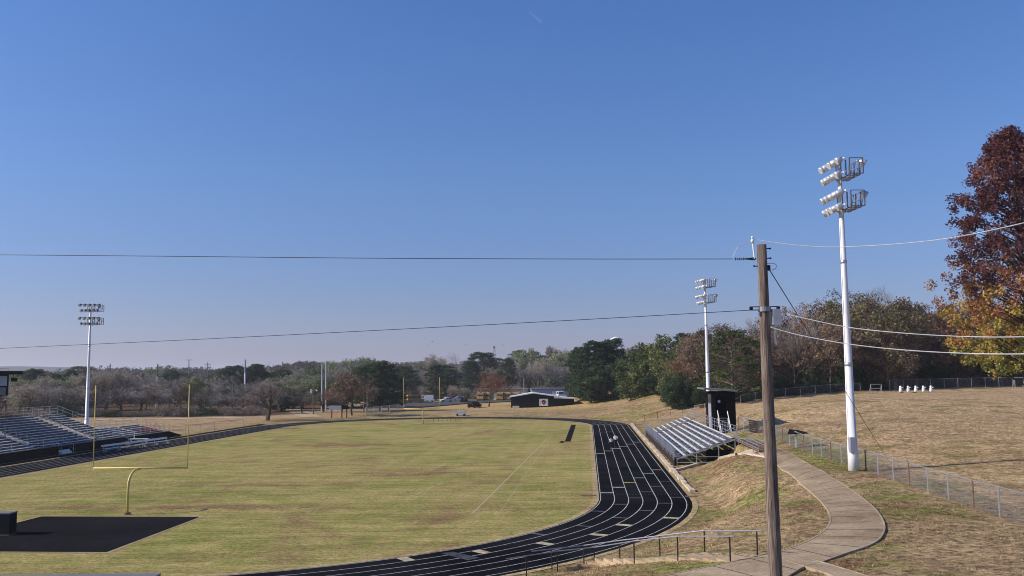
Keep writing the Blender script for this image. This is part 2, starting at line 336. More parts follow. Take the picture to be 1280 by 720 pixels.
# ---------------------------------------------------------------- object helpers
def tag(o, label=None, cat=None, group=None, kind=None):
    if label: o['label'] = label
    if cat: o['category'] = cat
    if group: o['group'] = group
    if kind: o['kind'] = kind
    return o
def thing(name, loc, rz=0, label=None, cat=None, group=None):
    o = bpy.data.objects.new(name, None); COL.objects.link(o); o.location = loc; o.rotation_euler = (0, 0, rz)
    o.empty_display_size = .3
    return tag(o, label, cat, group)
def mesh_obj(name, verts, faces, mat, parent=None, smooth=False, tint=None):
    me = bpy.data.meshes.new(name); me.from_pydata(verts, [], faces)
    me.materials.append(MATS[mat])
    if smooth: me.shade_smooth()
    if tint is not None:
        at_ = me.attributes.new('tint', 'FLOAT', 'FACE'); at_.data.foreach_set('value', np.asarray(tint, dtype=np.float32))
    o = bpy.data.objects.new(name, me); COL.objects.link(o)
    if parent: o.parent = parent
    return o
class MB:
    def __init__(s): s.v = []; s.f = []; s.t = []
    def add(s, vs, fs, t=None):
        n = len(s.v); s.v += [tuple(x) for x in vs]; s.f += [tuple(i + n for i in f) for f in fs]
        if t is not None: s.t += [t] * len(fs)
        return s
    def box(s, c, d, rz=0, M=None):
        x, y, z = d[0] / 2, d[1] / 2, d[2] / 2
        vs = [Vector((i * x, j * y, k * z)) for k in (-1, 1) for j in (-1, 1) for i in (-1, 1)]
        R = Matrix.Rotation(rz, 3, 'Z') if M is None else M
        vs = [R @ p + Vector(c) for p in vs]
        return s.add(vs, [(0, 2, 3, 1), (4, 5, 7, 6), (0, 1, 5, 4), (2, 6, 7, 3), (0, 4, 6, 2), (1, 3, 7, 5)])
    def bx(s, x0, x1, y0, y1, z0, z1): return s.box(((x0 + x1) / 2, (y0 + y1) / 2, (z0 + z1) / 2), (x1 - x0, y1 - y0, z1 - z0))
    def beam(s, p, q, w, h):
        p, q = Vector(p), Vector(q); d = q - p; Ln = d.length; d.normalize()
        up = Vector((0, 0, 1)) if abs(d.z) < .98 else Vector((0, 1, 0))
        a = d.cross(up).normalized(); b = a.cross(d).normalized()
        M = Matrix((d, a, b)).transposed()
        return s.box((p + q) / 2, (Ln, w, h), M=M)
    def tube(s, pts, r, n=6, cap=True, t=None):
        pts = [Vector(p) for p in pts]; rs = r if isinstance(r, (list, tuple)) else [r] * len(pts)
        vs, fs = [], []
        pa = None
        for i, p in enumerate(pts):
            d = (pts[min(i + 1, len(pts) - 1)] - pts[max(i - 1, 0)])
            if d.length < 1e-6: d = Vector((0, 0, 1))
            d.normalize()
            if pa is None:
                up = Vector((0, 0, 1)) if abs(d.z) < .9 else Vector((1, 0, 0)); pa = d.cross(up).normalized()
            else:
                pa = (pa - d * pa.dot(d)).normalized()
            b = d.cross(pa)
            for k in range(n):
                an = 2 * pi * k / n; vs.append(p + (pa * cos(an) + b * sin(an)) * rs[i])
        for i in range(len(pts) - 1):
            for k in range(n):
                k2 = (k + 1) % n; fs.append((i * n + k, i * n + k2, (i + 1) * n + k2, (i + 1) * n + k))
        if cap: fs.append(tuple(range(n - 1, -1, -1))); fs.append(tuple(range((len(pts) - 1) * n, len(pts) * n)))
        return s.add(vs, fs, t)
    def prism(s, prof, y0, y1, axis='y'):   # profile (x,z) extruded along y
        n = len(prof)
        if axis == 'y': vs = [(x, y0, z) for x, z in prof] + [(x, y1, z) for x, z in prof]
        else: vs = [(y0, x, z) for x, z in prof] + [(y1, x, z) for x, z in prof]
        return s.add(vs, [tuple(range(n)), tuple(range(2 * n - 1, n - 1, -1))] + [(i, i + n, (i + 1) % n + n, (i + 1) % n) for i in range(n)])
    def build(s, name, mat, parent=None, smooth=False):
        return mesh_obj(name, s.v, s.f, mat, parent, smooth, s.t if s.t and len(s.t) == len(s.f) else None)
def dup(root, loc, rz=0, sc_=1.0, label=None, cat=None, group=None):
    r = root.copy(); COL.objects.link(r); r.location = loc; r.rotation_euler = (0, 0, rz)
    r.scale = sc_ if isinstance(sc_, tuple) else (sc_,) * 3
    tag(r, label, cat, group)
    for ch in root.children:
        c = ch.copy(); COL.objects.link(c); c.parent = r
        for g in ch.children:
            d = g.copy(); COL.objects.link(d); d.parent = c
    return r

# ---------------------------------------------------------------- ground sheet
def axis(lims):
    out = []
    for a, b, st in lims: out += list(np.arange(a, b, st))
    return np.array(out + [lims[-1][1]])
xs = axis([(-6000, -1000, 500), (-1000, -300, 50), (-300, -120, 12), (-120, -20, 4), (-20, 50, .7), (50, 110, 2.5), (110, 300, 10), (300, 1000, 50), (1000, 6000, 500)])
ys = axis([(-300, 0, 50), (0, 20, 4), (20, 100, .7), (100, 150, 1.0), (150, 280, 2.5), (280, 420, 8), (420, 1000, 30), (1000, 9000, 400)])
GX, GY = np.meshgrid(xs, ys); GZ = TZ(GX, GY)
rs_ = np.random.RandomState(3)
fineb = ((GX > -19) & (GX < 49) & (GY > 21) & (GY < 149))
_u = GX * cos(AX) - GY * sin(AX); _v = GX * sin(AX) + GY * cos(AX)
GZ = GZ + fineb * (np_s(_u, _v) > RI + TW + 1.5) * rs_.uniform(-.035, .03, GZ.shape)
nx, ny = len(xs), len(ys)
verts = np.stack([GX.ravel(), GY.ravel(), GZ.ravel()], 1)
ii = np.arange(nx * ny).reshape(ny, nx)
faces = np.stack([ii[:-1, :-1].ravel(), ii[:-1, 1:].ravel(), ii[1:, 1:].ravel(), ii[1:, :-1].ravel()], 1)
g = mesh_obj('ground', verts.tolist(), faces.tolist(), 'ground_turf', smooth=True); tag(g, kind='structure')
Xf, Yf = GX.ravel(), GY.ravel(); uf, vf = _u.ravel(), _v.ravel()
prac = sstep(uf, 20.5, 24) * sstep(Yf, 20, 30)
left = sstep(-uf, 66, 70)
zr = np.clip(prac + left * .75 + sstep(vf, 197, 206) * .55 * (1 - sstep(Xf, 0, 30)), 0, 1)
gold = sstep(vf, 232, 246) * (1 - sstep(vf, 330, 345)) * sstep(uf, -62, -52) * (1 - sstep(uf, -2, 12))
lit = np.clip(sstep(Yf - 0 * Xf, 160, 172) * sstep(Xf, 55, 66) + sstep(Yf, 212, 225) * sstep(-Xf, 55, 62) + sstep(Yf, 345, 365) + sstep(Xf, 30, 45) * sstep(Yf, 222, 238), 0, 1)
ca = g.data.color_attributes.new('zone', 'FLOAT_COLOR', 'POINT')
ca.data.foreach_set('color', np.stack([zr, gold, lit, np.ones_like(zr)], 1).astype(np.float32).ravel())

# ---------------------------------------------------------------- oval sheets
def oval(r, n=48, cut=None):
    pts = []
    for i in range(n + 1): a = -pi * i / n; pts.append((UC + r * cos(a), VN + r * sin(a)))      # near end, right to left
    for i in range(n + 1): a = pi - pi * i / n; pts.append((UC + r * cos(a), VF + r * sin(a)))
    return pts
def ring(name, r0, r1, z, mat, kind='structure'):
    a, b = oval(r0), oval(r1); n = len(a); m = MB()
    m.add([F(u, v, z) for u, v in a] + [F(u, v, z) for u, v in b], [(i, (i + 1) % n, (i + 1) % n + n, i + n) for i in range(n)])
    o = m.build(name, mat); tag(o, kind=kind); return o
o = mesh_obj('playing_field', [tuple(F(u, v, .0)) for u, v in oval(RI)], [tuple(range(len(oval(RI))))], 'infield_grass'); tag(o, kind='structure')
ring('field_margin', RI - .45, RI + .05, .004, 'dead_grass')
trk = ring('running_track', RI, RI + TW, .012, 'track_rubber')
ring('track_margin', RI + TW, RI + TW + .4, .02, 'dead_grass')
# wider apron of the straight in front of the big stand
m = MB(); m.add([F(UC - RI - TW + .5, 60, .008), F(UC - RI - TW - 2.2, 60, .008), F(UC - RI - TW - 2.2, 176, .008), F(UC - RI - TW + .5, 172, .008)], [(0, 3, 2, 1)])
tag(m.build('track_apron', 'track_rubber'), kind='structure')
LW = 1.055
m = MB()
for k in range(7):
    r = RI + .12 + k * LW; a, b = oval(r - .03, 64), oval(r + .03, 64); n = len(a)
    m.add([F(u, v, .018) for u, v in a] + [F(u, v, .018) for u, v in b], [(i, (i + 1) % n, (i + 1) % n + n, i + n) for i in range(n)])
tag(m.build('lane_line', 'line_white'), kind='structure')
# short bars across single lanes
def lane_bar(px, py, mb, th=.16):
    d = ray(px, py); P = CP + d * (-CH / d.z); u, v = UV(P.x, P.y)
    vc = min(max(v, VN), VF); r = math.hypot(u - UC, v - vc); k = int((r - RI - .12) / LW)
    k = min(max(k, 0), 5); r0 = RI + .16 + k * LW; r1 = r0 + LW - .08
    if abs(vc - v) < 1e-6: dx, dy = 1, 0
    else: dx, dy = (u - UC) / r, (v - vc) / r
    tx, ty = -dy, dx
    q = []
    for rr, s in ((r0, -1), (r1, -1), (r1, 1), (r0, 1)):
        q.append(F(UC + dx * rr + tx * s * th, vc + dy * rr + ty * s * th, .019))
    mb.add(q, [(0, 1, 2, 3)])
BARS = {'line_white': [(751.3,567),(761,563.9),(769.6,560.8),(780,558),(787.3,555.3),(795.2,552.8),(760,616.2),(773.6,609.3)],
 'line_green': [(799,597.6),(809.3,592)], 'line_yellow': [(786.8,603.3),(820,587.5)],
 'line_dim': [(747.2,542.5),(753.8,541.1),(761.3,539.4),(768.8,537.5),(775.6,535.8),(782,534.4),(793.4,622.6),(807.3,615),(819.3,608.6),(830.5,602.5),
   (775,630.6),(826.9,629.2),(843.7,621.8),(803,638.3),(747.8,639.3),(769.7,647.2),(725.9,657.6),(671.8,667.7)],
 'line_cream': [(829.5,647.2),(789,657.2),(738.5,667.8),(677,679.2),(599.7,689.6),(510.3,700.4)]}
for mt, lst in BARS.items():
    m = MB()
    for (px, py) in lst: lane_bar(px, py, m, .3 if mt == 'line_cream' else (.14 if mt == 'line_dim' else .2))
    tag(m.build('exchange_mark', mt), kind='structure')
def g0(px, py, z=0.0):
    d = ray(px, py); P = CP + d * ((z - CH) / d.z); return P
def quad(name, pts, mat, z):
    m = MB(); m.add([(p[0], p[1], z) for p in pts], [tuple(range(len(pts)))]); o = m.build(name, mat); tag(o, kind='structure'); return o
quad('start_line', [F(RI + UC + .1, 167.2), F(RI + UC + 6.6, 167.2), F(RI + UC + 6.6, 167.6), F(RI + UC + .1, 167.6)][::1], 'line_white', .0195)
quad('worn_mark', [g0(551.5,692), g0(585,700.8), g0(599,697.5), g0(566,690)], 'line_grey', .0195)
# dotted timing line
m = MB()
for k in range(26):
    u = UC + RI + .6 + k * .25; m.add([F(u, 71.0, .0196), F(u + .1, 71.0, .0196), F(u + .1, 71.1, .0196), F(u, 71.1, .0196)], [(0, 1, 2, 3)])
tag(m.build('timing_line', 'line_dim'), kind='structure')
# near asphalt pad, runway, chalk lines
quad('jump_apron', [F(-46, 47.6), F(-26.5, 47.6), F(-26.6, 59.6), F(-38, 59.6), F(-38.05, 57), F(-46, 57)], 'pad_asphalt', .03)
quad('apron_edge', [F(-46.3, 47.45), F(-26.3, 47.45), F(-26.45, 59.8), F(-38.2, 59.8), F(-38.25, 57.1), F(-46.3, 57.1)], 'dirt', .014)
quad('long_jump_runway', [g0(706,552), g0(713,552), g0(720,531), g0(714,531)], 'pad_asphalt', .016)
quad('jump_board', [g0(699,553.5), g0(704,553.5), g0(706,551.5), g0(701,551.5)], 'pad_asphalt', .017)
def chalk(p, q, w, dash=None):
    a, b = g0(*p), g0(*q); d = (b - a); Ln = d.length; d.normalize(); n = Vector((-d.y, d.x, 0)) * w / 2; m = MB(); t = 0
    while t < Ln:
        e = min(Ln, t + (dash or Ln)); P, Q = a + d * t, a + d * e
        m.add([(*(P - n).xy, .012), (*(P + n).xy, .012), (*(Q + n).xy, .012), (*(Q - n).xy, .012)], [(0, 1, 2, 3)]); t = e + (dash or Ln) * .6
    tag(m.build('chalk_line', 'field_chalk'), kind='structure')
chalk((590.5, 642), (684, 549), .09); chalk((620, 648), (690, 545), .06, .45); chalk((466, 611), (515, 611), .15, 2.2); chalk((520, 618), (560, 600), .12, 2)

# drains at the bend
for px0, px1, py, nm in ((726, 745, 619.8, 'dark drain slot in the grass inside the bend of the track'), (857, 871, 621, 'dark drain slot outside the bend of the track')):
    a, b = g0(px0, py), g0(px1, py); m = MB(); m.beam((a.x, a.y, .03), (b.x, b.y, .03), .45, .06)
    tag(m.build('drain_cover', 'wood_post'), nm, 'drain')

# ---------------------------------------------------------------- curving path, walk and steps
PATHPTS = []
def ribbon(name, pairs, mat, off, kind='structure', sub=5, curb=None):
    Ls = [hit(*p[0]) if p[0][1] < 721 else None for p in pairs]; Rs = [hit(*p[1]) if p[1][1] < 721 else None for p in pairs]
    for S, k in ((Ls, 0), (Rs, 1)):
        for i, q in enumerate(S):
            if q is None: S[i] = hit(*pairs[i][k])
    def smooth(S):
        out = []
        for i in range(len(S) - 1):
            p0, p1, p2, p3 = S[max(i - 1, 0)], S[i], S[i + 1], S[min(i + 2, len(S) - 1)]
            for k in range(sub):
                t = k / sub
                out.append(.5 * ((2 * p1) + (-p0 + p2) * t + (2 * p0 - 5 * p1 + 4 * p2 - p3) * t * t + (-p0 + 3 * p1 - 3 * p2 + p3) * t ** 3))
        return out + [S[-1]]
    A, B = smooth(Ls), smooth(Rs)
    for a, b in zip(A, B): c_ = (a + b) / 2; PATHPTS.append((c_.x, c_.y, (b - a).length / 2 - .05))
    m = MB(); nc = 7; vs = []
    for a, b in zip(A, B):
        for k in range(nc):
            p = a.lerp(b, k / (nc - 1)); vs.append((p.x, p.y, tz(p.x, p.y) + off))
    fs = [(i * nc + k, i * nc + k + 1, (i + 1) * nc + k + 1, (i + 1) * nc + k) for i in range(len(A) - 1) for k in range(nc - 1)]
    m.add(vs, fs); o = m.build(name, mat, smooth=True); tag(o, kind=kind)
    if name == 'path' or name == 'walkway':
        jm = MB(); acc = 0
        for i in range(1, len(A)):
            acc += ((A[i] + B[i]) / 2 - (A[i - 1] + B[i - 1]) / 2).length
            if acc > 1.9:
                acc = 0; d_ = ((A[i] + B[i]) / 2 - (A[i - 1] + B[i - 1]) / 2); d_.z = 0; d_.normalize(); d_ *= .022
                for k in range(6):
                    p, q = A[i].lerp(B[i], k / 6), A[i].lerp(B[i], (k + 1) / 6); zp, zq = tz(p.x, p.y) + off + .012, tz(q.x, q.y) + off + .012
                    jm.add([(p.x - d_.x, p.y - d_.y, zp), (q.x - d_.x, q.y - d_.y, zq), (q.x + d_.x, q.y + d_.y, zq), (p.x + d_.x, p.y + d_.y, zp)], [(0, 1, 2, 3)])
        tag(jm.build('path_joint', 'joint_dark'), kind='structure')
    if curb:
        for S, T in ((A, B), (B, A)):
            c = MB(); vs = []
            for i, p in enumerate(S):
                d = (T[i] - p); d.z = 0; d.normalize()
                for w, h in ((-.05, -.15), (-.05, off + .015), (.02, off + .015), (.02, -.15)):
                    q = p + d * w; vs.append((q.x, q.y, tz(p.x, p.y) + h))
            fs = []
            for i in range(len(S) - 1):
                for k in range(3): fs.append((i * 4 + k, i * 4 + k + 1, (i + 1) * 4 + k + 1, (i + 1) * 4 + k))
            c.add(vs, fs); tag(c.build('path_edge', curb), kind='structure')
    return A, B
ribbon('path', [((948,566),(968,560)),((958,572),(980,564)),((971,581),(994,571)),((985,591),(1013,582)),((999,603),(1034,594)),((1012,614),(1053,606)),((1024,625),(1072,619)),((1033,636),(1088,632)),((1038,646),(1099,644)),
    ((1037,657),(1105,657)),((1027,668),(1103,669)),((1011,677.5),(1090,681)),((995,684),(1055,693.5)),((977,690),(1024,705))], 'path_concrete', .055, curb='path_edge')
ribbon('walkway', [((977,689),(1024,705)),((948,697),(1003,711)),((914,704.5),(985,722)),((872,713.5),(960,738)),((822,724),(930,760))], 'path_concrete', .06, curb='path_concrete')
ribbon('side_walkway', [((985,703),(1012,700)),((1003,709),(1026,704.5)),((1035,719),(1077,720)),((1075,736),(1135,738))], 'path_concrete', .066, curb='path_concrete')
# concrete apron between the stand and the path
pts = [hit(922, 568.5), hit(943, 561), hit(957, 566.5), hit(958, 572.5), hit(938, 569)]
m = MB(); m.add([(p.x, p.y, tz(p.x, p.y) + .12) for p in pts] + [(p.x, p.y, tz(p.x, p.y) - .3) for p in pts], [(0, 1, 2, 3, 4)] + [(i, i + 5, (i + 1) % 5 + 5, (i + 1) % 5) for i in range(5)])
tag(m.build('concrete_pad', 'pale_concrete'), kind='structure')
far_px = [(947,696),(881,693),(825,698),(775,702.5),(730,707),(690,712)]
near_px = [(913,703.5),(847.5,701),(793,705),(743,710),(697,715),(658,721.5)]
FARP = [hit(*p) for p in far_px]; NEARP = [hit(*p) for p in near_px]
def along(S, t):
    t = t * (len(S) - 1); i = min(int(t), len(S) - 2); return S[i].lerp(S[i + 1], t - i)
st = thing('concrete_steps', FARP[0], 0, 'pale concrete steps running down the bank between two black handrails', 'steps')
m = MB(); nst = 20; o0 = FARP[0]
for k in range(15):
    a0, a1 = along(FARP, k / nst), along(FARP, (k + 1) / nst); b0, b1 = along(NEARP, k / nst), along(NEARP, (k + 1) / nst)
    zt = (a0.z + b0.z + a1.z + b1.z) / 4 + .07; q = [a0, a1, b1, b0]
    m.add([Vector((p.x, p.y, zt)) - o0 for p in q] + [Vector((p.x, p.y, zt - .6)) - o0 for p in q], [(0, 1, 2, 3), (4, 7, 6, 5)] + [(i, i + 4, (i + 1) % 4 + 4, (i + 1) % 4) for i in range(4)])
m.build('step_run', 'dirt', st)
for S, lab in ((FARP, 'black pipe handrail on the far side of the concrete steps'), (NEARP, 'black pipe handrail on the near side of the concrete steps')):
    t = thing('handrail', S[0], 0, lab, 'handrail'); tops = []
    for p in S:
        q = p - S[0]; zz = .05
        MB().tube([q - Vector((0, 0, .2)), q + Vector((0, 0, .97))], .03, 8).build('post', 'rail_black', t); tops.append(q + Vector((0, 0, .98)))
    e = (tops[0] - tops[1]).normalized() * .3; tops = [tops[0] + e] + tops
    tops.append(tops[-1] + (tops[-1] - tops[-2]) * .6)
    MB().tube(tops, .027, 8).build('top_rail', 'rail_grey', t)

# stone edging along the right of the track
m = MB(); rr = random.Random(5)
v = 73.0
while v < 168:
    ln = rr.uniform(.7, 1.6); w = rr.uniform(.3, .5)
    P = F(UC + RI + TW + .55 + rr.uniform(-.06, .06), v, .06); m.box(P, (w, ln * .95, .2 + rr.uniform(0, .1)), -AX + rr.uniform(-.05, .05)); v += ln
tag(m.build('stone_edging', 'pale_concrete'), kind='structure')

# ---------------------------------------------------------------- goal posts
def goal(loc, rz, label, group):
    t = thing('goalpost', loc, rz, label, 'goalpost', group)
    h = 3.05
    pts = [(0, 0, 0), (0, 0, 1.9)] + [(0, 1.15 - 1.15 * cos(a), 1.9 + 1.1 * sin(a)) for a in (radians(x) for x in (15, 30, 45, 60, 75, 90))] + [(0, 1.6, 3.0)]
    MB().tube(pts, .085, 12).build('gooseneck', 'yellow_paint', t, True)
    MB().tube([(-3.555, 1.6, h), (3.555, 1.6, h)], .06, 10).build('crossbar', 'yellow_paint', t, True)
    for s in (-1, 1): MB().tube([(s * 3.555, 1.6, h - .05), (s * 3.555, 1.6, h + 5.97)], .032, 10).build('upright', 'yellow_paint', t, True)
    MB().tube([(0, 0, 0), (0, 0, .12)], .22, 12).build('base_collar', 'rust', t)
    return t
goal(F(-32.39, 60.74), -AX, 'yellow gooseneck goalpost beside the black asphalt pad', None)
goal(F(-32.39, 173.66), -AX + pi, 'small yellow goalpost at the far end of the field', None)

# ---------------------------------------------------------------- floodlight poles
def lamp_mb(mb, p, d, r=.3):
    d = Vector(d).normalized(); p = Vector(p)
    mb.tube([p - d * .26, p - d * .22, p - d * .12, p + d * .04, p + d * .18, p + d * .24], [.08, .15, .22, r, r * 1.06, r * 1.06], 12)
LR = random.Random(17)
def flood(loc, H, yaw, label, wide=4.3, cab=True, r=.26, aim=(-.9, .1), lmat='lamp_housing'):
    t = thing('floodlight_pole', loc, yaw, label, 'floodlight', None)
    MB().tube([(0, 0, -.3), (0, 0, 2.2), (0, 0, 2.2), (0, 0, H * .5), (0, 0, H - .2)], [.37, .355, .325, .24, .14], 18).build('pole', 'pole_steel', t, True)
    for f_ in (.34, .67):
        rj = .325 + (.24 - .325) * (f_ * H - 2.2) / (H * .5 - 2.2) if f_ < .5 else .24 + (.14 - .24) * (f_ - .5) / .5
        MB().tube([(0, 0, H * f_ - .25), (0, 0, H * f_ + .02)], rj + .018, 18).build('section_joint', 'galvanised', t, True)
    MB().tube([(.1, -.3, 2.2), (.1, -.22, H * .5), (.08, -.15, H - 3.6)], .018, 5).build('cable', 'rail_grey', t)
    if cab:
        m = MB(); m.box((.33, -.15, 1.9), (.42, .4, 1.1)); c = m.build('cabinet', 'box_grey', t)
        MB().box((.33, -.36, 1.9), (.34, .02, .98)).build('door', 'lilac_metal', c)
    for tier, z0 in enumerate((H - 3.3, H - .9)):
        for row, (dz, n) in enumerate(((-.35, 5), (.65, 5))):
            z = z0 + dz; W = wide * (1 if row else .86)
            MB().box((0, -.28, z), (W, .1, .12)).build('crossarm', 'pole_steel', t)
            for k in range(n):
                x = -W / 2 + .25 + (W - .5) * k / (n - 1); lm = MB(); dv_ = LR.uniform(*aim); dd = Vector((dv_, -.8, -.5)).normalized(); lamp_mb(lm, (x, -.62, z - .12), dd, r)
                lo = lm.build('lamp', lmat, t, True)
                g_ = MB(); p = Vector((x, -.62, z - .12)) + dd * .245
                g_.tube([p, p + dd * .01], r * .98, 10).build('lens', 'lamp_glass', lo)
        # service platform with cage behind the lamps
        cg = MB(); zb = z0 - .55; Wc = wide * .45
        for y in (.1, .35, .6, .85): cg.box((.45, y, zb), (Wc * 1.5, .1, .05))
        for x in (-Wc * .3, Wc * .25, Wc * .8, Wc * 1.2):
            cg.beam((x, .95, zb), (x, .95, zb + 1.15), .08, .08); cg.beam((x, .0, zb), (x, .95, zb), .07, .07); cg.beam((x, -.05, zb), (x, -.05, zb + 1.15), .08, .08)
        for z in (zb + .6, zb + 1.15): cg.beam((-Wc * .3, .95, z), (Wc * 1.2, .95, z), .05, .05)
        cg.beam((Wc * 1.2, -.05, zb + 1.15), (Wc * 1.2, .95, zb + 1.15), .05, .05)
        for i in range(4): x = -Wc * .3 + i * Wc * .38; cg.beam((x, .95, zb), (x + Wc * .38, .95, zb + 1.15), .03, .03)
        cg.build('service_platform', 'cage_dark', t)
        lm = MB(); dd = Vector((.2, .8, -.45)).normalized(); lamp_mb(lm, (Wc * .6, 1.35, z0 + .5), dd, r); lm.tube([(Wc * .6, .9, z0 + .6), (Wc * .6, 1.35, z0 + .5)], .05, 6); lo = lm.build('lamp', lmat, t, True)
    return t
B1 = hit(1067, 588.5); d1 = B1.y; top1 = at(1057, 200, d1).z
flood(B1, top1 - B1.z, radians(-88), 'tall white steel floodlight pole with a cabinet, behind the curving path', 3.6, True, .27)
B2 = ground(885, 137); B2.z = tz(B2.x, B2.y); top2 = at(880, 348, 137).z
flood(B2, top2 - B2.z, radians(-80), 'tall white floodlight pole behind the small stand and its black press box', 3.6, False, .27)
B3 = ground(110, 160); B3.z = 0; top3 = at(114, 379, 160).z
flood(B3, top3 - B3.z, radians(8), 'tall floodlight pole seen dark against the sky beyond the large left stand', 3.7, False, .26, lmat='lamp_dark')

# ---------------------------------------------------------------- utility pole with wires
UP = Vector(at(969.5, 719, 19.5)); zt_pole = at(952, 306, 19.5)
slope = (at(969.5, 719, 19.5) - zt_pole) / (at(969.5, 719, 19.5).z - zt_pole.z)
base = UP + slope * (tz(UP.x, UP.y) - UP.z - .3)
t = thing('utility_pole', base, 0, 'weathered wooden utility pole standing nearest the camera beside the walkway', 'utility pole')
def rel(p): return Vector(p) - base
top = zt_pole - base
pts = [top * k / 10 for k in range(11)]
MB().tube(pts, [.158 - .055 * k / 10 for k in range(11)], 20).build('pole_shaft', 'weathered_pole', t, True)
def onp(py, dx=0): # point of the pole axis at picture row py
    k = (py - 306) / (719 - 306.0); p = zt_pole.lerp(UP, k); return p + Vector((dx, 0, 0))
def r_(p): return Vector(p) - base
m = MB(); a = r_(onp(324, -.17)); b = r_(onp(301, -.17)) + Vector((-.03, 0, 0)); m.tube([a, b], .018, 8); m.build('riser_bracket', 'white_metal', t)
c0 = r_(onp(300, -.2)); m = MB(); m.tube([c0 - Vector((0, 0, .06)), c0, c0 + Vector((0, 0, .03))], [.035, .04, .02], 12); m.tube([c0 + Vector((0, 0, .04)), c0 + Vector((0, 0, .09))], [.028, .018], 10); m.build('insulator', 'white_metal', t, True)
for py, s in ((311, 1), (323.5, 1), (333.5, -1)):
    m = MB(); p = r_(onp(py)); m.tube([p, p + Vector((s * .19, 0, 0))], .013, 6); m.tube([p + Vector((s * .17, 0, 0)), p + Vector((s * .2, 0, 0))], .022, 6); m.build('bolt', 'rail_black', t)
m = MB(); p = r_(onp(336, .13)); m.box(p, (.07, .08, .12)); m.build('guy_clamp', 'rail_black', t)
m = MB(); p = r_(onp(324, -.14)); q = p + Vector((-.22, 0, 0)); m.tube([p, p + Vector((-.05, 0, .02)), q], .016, 6); m.tube([p, p + Vector((-.05, 0, -.02)), q], .016, 6)
for k in range(6): m.tube([q - Vector((.045 * k, 0, 0)), q - Vector((.045 * k + .02, 0, 0))], .032 if k % 2 else .02, 8)
m.build('strain_insulator', 'rail_black', t)
for (py, s, L_) in ((388, -1, .2), (388, 1, .18), (409, 1, .12)):
    m = MB(); p = r_(onp(py)) + Vector((s * .11, -.06, 0)); q = p + Vector((s * L_, 0, 0)); m.tube([p + Vector((0, 0, .035)), q + Vector((0, 0, .035))], .012, 6); m.tube([p - Vector((0, 0, .035)), q - Vector((0, 0, .035))], .012, 6)
    m.tube([q - Vector((.03, 0, 0)), q + Vector((.03, 0, 0))], .045, 8); m.build('clevis', 'rail_black' if py < 400 else 'white_metal', t)
m = MB(); p0, p1 = r_(onp(392)), r_(onp(386)); m.tube([p0, p1], .142, 20); m.build('band', 'rail_grey', t)
m = MB(); p = r_(onp(399, .27)) + Vector((0, -.05, 0)); 
m.add([p + Vector(v_) for v_ in ((-.13, -.1, -.18), (.08, -.1, -.18), (.04, -.1, .17), (-.12, -.1, .17), (-.13, .14, -.18), (.08, .14, -.18), (.04, .14, .17), (-.12, .14, .17))],
      [(0, 1, 2, 3), (5, 4, 7, 6), (1, 5, 6, 2), (4, 0, 3, 7), (3, 2, 6, 7), (0, 4, 5, 1)]); m.build('junction_box', 'box_grey', t)
m = MB(); p = r_(onp(412, .21)); m.tube([p + Vector((0, 0, .02)), p + Vector((0, 0, -.12)), p + Vector((-.02, 0, -.14)), p + Vector((0.01, 0, -.36)), p + Vector((.02, 0, -.40))], [.035, .035, .022, .028, .01], 8); m.build('hanging_insulator', 'white_metal', t, True)
m = MB(); g1 = r_(onp(330, .1)); m.tube([g1, g1 + Vector((.15, 0, .0)), g1 + Vector((.21, 0, -.04)), g1 + Vector((.2, 0, -.11)), g1 + Vector((.1, 0, -.16))], .006, 5); m.build('jumper', 'wire_dark', t)
m = MB(); a = r_(at(916, 321, 19.5)); b = r_(at(922, 309, 19.5)); c = r_(at(936, 303, 19.5)); m.tube([a, b, c, r_(at(943, 299.5, 19.5))], .007, 5); m.build('tap_wire', 'wire_pale', t)
def wire(label, pts, r, mat, sub=14):
    # pts: world points, catenary-like smooth curve through them
    out = []
    n = len(pts)
    for i in range(n - 1):
        p0, p1, p2, p3 = pts[max(i - 1, 0)], pts[i], pts[i + 1], pts[min(i + 2, n - 1)]
        for k in range(sub):
            s = k / sub; out.append(.5 * ((2 * p1) + (-p0 + p2) * s + (2 * p0 - 5 * p1 + 4 * p2 - p3) * s * s + (-p0 + 3 * p1 - 3 * p2 + p3) * s ** 3))
    out.append(pts[-1]); o0 = out[0]
    o = MB().tube([p - o0 for p in out], r, 6).build('overhead_wire', mat); o.location = o0
    tag(o, label, 'wire'); return o
Q = lambda *a_: Vector(at(*a_))
wire('dark wire crossing the sky near the pole top, upper of the two left ones', [Q(-60, 318, 24), Q(200, 320.2, 22.7), Q(450, 322.6, 21.5), Q(700, 323.7, 20.4), Q(916, 323.7, 19.5)], .0085, 'wire_dark')
wire('dark wire sloping across the sky, lower of the two on the left', [Q(-60, 438.5, 26), Q(0, 435.5, 25.4), Q(240, 424.5, 23.5), Q(480, 412.5, 22), Q(720, 400, 20.7), Q(941, 387.5, 19.5)], .008, 'wire_dark')
wire('pale wire rising to the upper right corner from the pole top', [Q(947, 300, 19.5), Q(1000, 306.8, 19), Q(1060, 308.5, 18.4), Q(1170, 300, 17.2), Q(1282, 278, 16), Q(1400, 245, 15)], .009, 'wire_pale')
wire('pale wire from beside the box, upper one sagging in front of the woods', [Q(968, 388.5, 19.5), Q(1000, 396.5, 19.2), Q(1060, 409, 18.6), Q(1130, 416.5, 17.8), Q(1210, 420.8, 17), Q(1290, 420.8, 16), Q(1400, 416, 15)], .0095, 'wire_pale')
